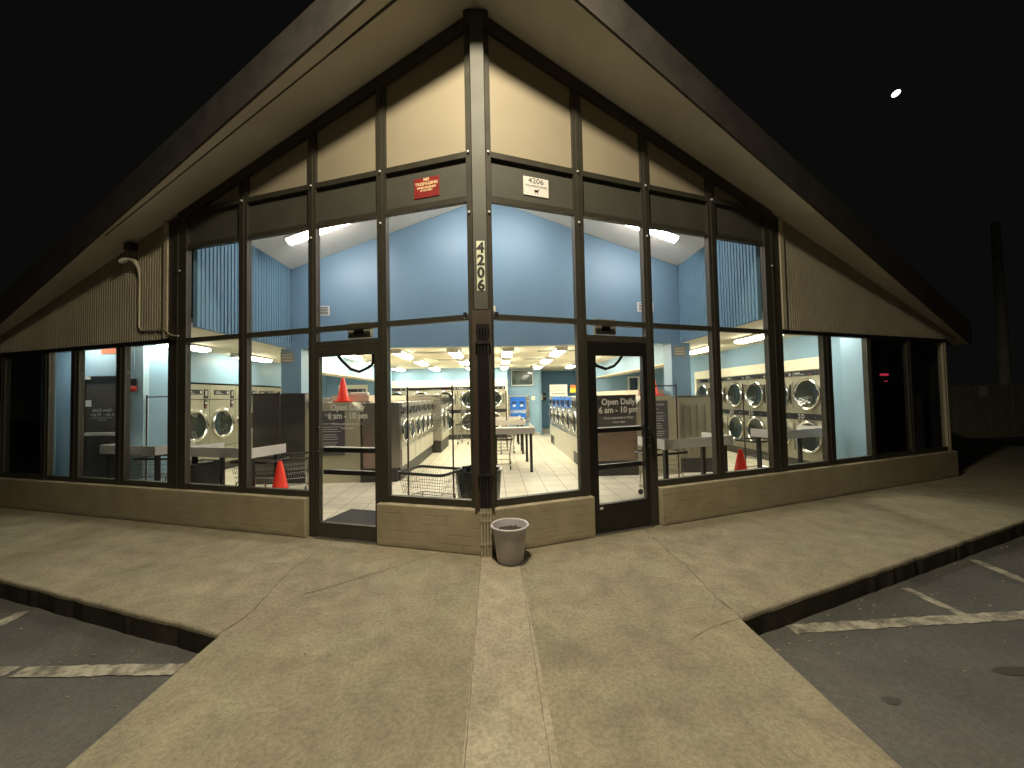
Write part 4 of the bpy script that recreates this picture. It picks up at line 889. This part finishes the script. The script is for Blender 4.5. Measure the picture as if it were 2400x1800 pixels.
# exit door and sign, mirrored lettering seen from inside
t = thing('exit_door', 'brown glass exit door with white push bar and back-to-front lettering at far left', 'door')
b = MB(); b.box(-7.18, -7.13, 2.90, 2.96, .004, 2.10); b.box(-6.44, -6.375, 2.90, 2.96, .004, 2.10); b.box(-7.13, -6.44, 2.90, 2.96, 2.05, 2.15); b.box(-7.13, -6.44, 2.90, 2.96, .004, .22); b.build('door_frame', FRAMEB, t)
MB().box(-7.13, -6.44, 2.925, 2.935, .22, 2.05).build('glass', BROWNG, t)
MB().box(-7.12, -6.45, 2.84, 2.895, 1.11, 1.165, .006).build('push_bar', WHITEP, t)
MB().box(-7.12, -7.03, 2.915, 2.924, 1.62, 1.735).build('sticker', WHITEP, t); MB().box(-7.10, -7.02, 2.86, 2.899, 2.10, 2.15, .004).build('closer', WHITEP, t)
for s_, sz, z in (('Open Daily', .075, 1.53), ('6 am - 10 pm', .075, 1.455), ('Doors auto-lock at 10 pm', .032, 1.41), ('every night', .032, 1.37)):
    text(s_, sz, LETT, 'lettering', t, TM(-6.84, 2.9245, z), mirror=True, ext=.0005)
t = MB().tube([(-6.30, 2.92, 2.10), (-6.30, 2.92, 2.78)], .008, 6).build('conduit', MATS['aqua_wall'], BLD, True)
t = thing('fire_bell', 'small dark red fire alarm beside the exit door frame', 'alarm'); b = MB(); b.lathe([(.05, 0), (.055, .03), (.02, .05)], 16, Matrix.Translation((-6.30, 2.925, 1.92)) @ Matrix.Rotation(PI/2, 4, 'X')); b.build('bell', REDM, t, True); MB().box(-6.36, -6.26, 2.90, 2.93, 1.98, 2.10, .005).build('box', DARKM, t)
t = thing('exit_sign', 'lit exit sign with red letters near the ceiling above the exit door', 'exit sign')
MB().box(-6.655, -6.40, 2.70, 2.76, 2.52, 2.66, .004).build('case', WHITEP, t); MB().box(-6.65, -6.405, 2.696, 2.699, 2.525, 2.655).build('face', EXITW, t); text('EXIT', .12, EXITM, 'letters', t, TM(-6.527, 2.6945, 2.547), bold=.002)
MB().tube([(-6.53, 2.73, 2.66), (-6.53, 2.73, 2.80)], .008, 6).build('stem', WHITEP, t)
# change machine and back wall items
t = thing('change_machine', 'blue change machine set in the back wall under the television', 'change machine')
MB().box(.54, 1.44, 11.78, 11.90, .61, 1.665, .01).build('surround', STEEL, t); MB().box(.66, 1.30, 11.75, 11.779, .66, 1.62, .004).build('face', BLUEM, t)
for x in (.82, 1.13): MB().box(x-.09, x+.09, 11.738, 11.749, 1.36, 1.42, .002).build('bill_slot', PANEL, t); MB().box(x-.06, x+.06, 11.742, 11.749, 1.22, 1.30, .002).build('instruction_label', WHITEP, t)
text('CHANGE', .185, WHITEP, 'lettering', t, TM(.98, 11.746, .955), bold=.004, sx=.85); MB().box(1.06, 1.24, 11.70, 11.749, .68, .76, .01).build('coin_cup', CHROME, t)
t = thing('television', 'wall-mounted television with a pale frame high on the back wall', 'television')
MB().box(.72, 1.63, 11.80, 11.88, 2.08, 2.74, .01).build('frame', WHITEP, t); MB().box(.75, 1.60, 11.79, 11.799, 2.12, 2.72).build('screen', mat('tv_screen', (.10, .12, .11), .08, 0, .5, 3.5), t)
t = MB().box(1.55, 1.70, 11.86, 11.90, 1.47, 1.64, .005).build('card_reader', TRIM); tag(t, 'small cream box on the back wall right of the change machine', 'wall box')
t = thing('pay_phone', 'black pay phone on the dark blue recess wall', 'pay phone'); MB().box(2.11, 2.40, 13.70, 13.80, 1.42, 1.78, .01).build('case', PANEL, t); MB().box(2.14, 2.24, 13.68, 13.699, 1.46, 1.74, .006).build('handset', STEEL, t); MB().box(2.28, 2.36, 13.69, 13.699, 1.60, 1.64).build('display', MARK, t)
t = thing('notice_sign', 'large white sign with three grey lines standing on the right washers', 'sign'); MB().box(1.98, 2.60, 9.30, 9.33, 1.622, 2.03, .003).build('board', SIGNWH, t)
text('NOTICE', .10, SIGNTAU, 'lettering', t, TM(2.18, 9.297, 1.90)); text('PLEASE DO', .10, SIGNTAU, 'lettering', t, TM(2.22, 9.297, 1.79)); b = MB(); bars(b, 2.04, 2.52, 9.298, 1.69, .05); b.build('lettering', SIGNTAU, t)
t = thing('detergent_box', 'yellow and orange detergent box on top of the right washers', 'detergent box'); MB().box(2.70, 2.90, 9.20, 9.34, 1.737, 1.90, .004).build('lower_face', mat('yellow_card', (.80, .60, .04), .5), t); MB().box(2.71, 2.89, 9.205, 9.335, 1.901, 2.0, .004).build('upper_face', mat('orange_card', (.70, .18, .03), .5), t); b = MB(); bars(b, 2.73, 2.88, 9.198, 1.86, .012); b.build('lettering', REDM, t)
t = MB().box(3.06, 3.22, 9.0, 9.1, 1.737, 1.87, .01).build('detergent_box', mat('cream_card', (.72, .66, .36), .5)); tag(t, 'small cream carton on the right island casing', 'carton')
t = MB().box(-3.36, -3.18, 4.3, 4.5, 1.603, 1.77, .006).build('dispenser_box', GREYB); tag(t, 'plain grey box on the left island top beside the orange cone', 'box')
for x0, x1, lab in ((-3.56, -3.38, 'small pale tub at the left edge of the left island top'), (-2.98, -2.62, 'pale plastic tray on the left island top right of the cone')):
    t = MB().box(x0, x1, 4.0 if x0 < -3.1 else 4.16, 4.12 if x0 < -3.1 else 4.3, 1.604 if x0 < -3.1 else 1.737, 1.70 if x0 < -3.1 else 1.80, .02).build('plastic_tub', mat('tub', (.60, .60, .50), .35)); tag(t, lab, 'tub')
t = thing('ceiling_camera', 'small dark dome camera on the ceiling before the television', 'camera'); b = MB(); b.lathe([(.055, 2.80), (.055, 2.775), (.04, 2.745), (.015, 2.73)], 16, Matrix.Translation((1.45, 10.4, 0))); b.build('dome', PANEL, t, True)
# ================================================================ exterior fittings
t = on_wall(-1, 'wall_bracket_lamp', 'pale unlit security lamp on a bent arm with conduit, on the left siding', 'security lamp')
b = MB(); b.tube([(-5.285, -.036, 3.50), (-5.30, -.045, 3.64), (-5.33, -.07, 3.73), (-5.40, -.10, 3.755)], [.011, .022, .032, .03], 10); b.build('arm', PVC, t, True)
b = MB(); b.tube([(-5.40, -.10, 3.755), (-5.47, -.12, 3.745), (-5.52, -.13, 3.725)], [.026, .038, .034], 12); b.build('lamp_head', WHITEP, t, True)
b = MB(); b.tube([(-5.285, -.036, 3.52), (-5.285, -.036, 2.78), (-5.25, -.036, 2.725), (-5.20, -.036, 2.705), (-4.85, -.036, 2.70), (-4.74, -.05, 2.70), (-4.62, -.07, 2.62), (-4.52, -.08, 2.585), (-4.42, -.08, 2.58)], .011, 8); b.build('conduit', PVC, t, True)
t = on_wall(-1, 'security_camera', 'small dark security camera under the soffit above the left siding', 'camera')
b = MB(); b.box(-5.42, -5.28, -.16, -.06, 3.88, 3.98, .02); b.build('camera_body', DARKM, t); b = MB(); b.tube([(-5.38, -.10, 3.97), (-5.42, -.10, 4.02)], .02, 8); b.build('bracket', DARKM, t, True)
t = thing('neon_reflection', 'small red reflection of a neon sign in the dark right-hand window, built as a glowing shape', 'reflection', (7.46, 2.85, 1.885)); MB().box(-.08, .08, -.01, .01, .01, .05, .01).build('tube', REDG, t); MB().box(-.05, -.01, -.01, .01, -.06, -.04).build('letter', MARK, t); MB().box(.0, .05, -.01, .01, -.10, -.085).build('letter', REDG, t); MB().tube([(0, .02, .05), (0, .02, .70)], .004, 5).build('hanging_wire', DARKM, t)  # mirrored neon glow modelled as an emissive shape behind the pane
# fence, pole beyond
t = thing('board_fence', 'weathered board fence beyond the right end of the building', 'fence', (0, 0, 0))
b = MB(); x = 15.4
while x < 21.5: b.box(x, x+.135, 9.0+random.uniform(-.01, .01), 9.03, -.17, 1.70+random.uniform(-.03, .02)); x += .145
b.build('boards', WOOD, t)
for x in (15.45, 17.9, 20.4): MB().box(x-.06, x+.06, 9.04, 9.14, -.17, 1.75).build('post', WOOD, t)
t = MB().box(17.33, 17.6, 8.95, 8.97, 1.30, 1.66, .004).build('fence_sign', SIGNWH); tag(t, 'small blank white sign fixed on the board fence', 'sign')
t = thing('utility_pole', 'tall round wooden utility pole standing beyond the fence at right', 'utility pole', (18.75, 9.3, -.17)); MB().tube([(0, 0, 0), (.02, 0, 4), (.0, 0, 7.9)], [.17, .15, .12], 12).build('shaft', POLE, t, True)
# moon
mv = Vector((1.04876, .93870, .76681)).normalized()*900
b = MB(); b.ball((0, 0, 0), (5.2, 3.8, 3.6), 20); o = b.build('moon', MOONM, None, True); o.location = (mv.x+.17, mv.y-4.147, mv.z+1.65)
vdir = mv.normalized(); rt = rv; 
axx = (rv*.80+uv*.60).normalized(); axx = (axx-vdir*axx.dot(vdir)).normalized(); ay = vdir.cross(axx)
o.rotation_euler = Matrix((axx, ay, vdir)).transposed().to_euler(); tag(o, 'small bright elongated moon low in the black sky at upper right', 'moon')
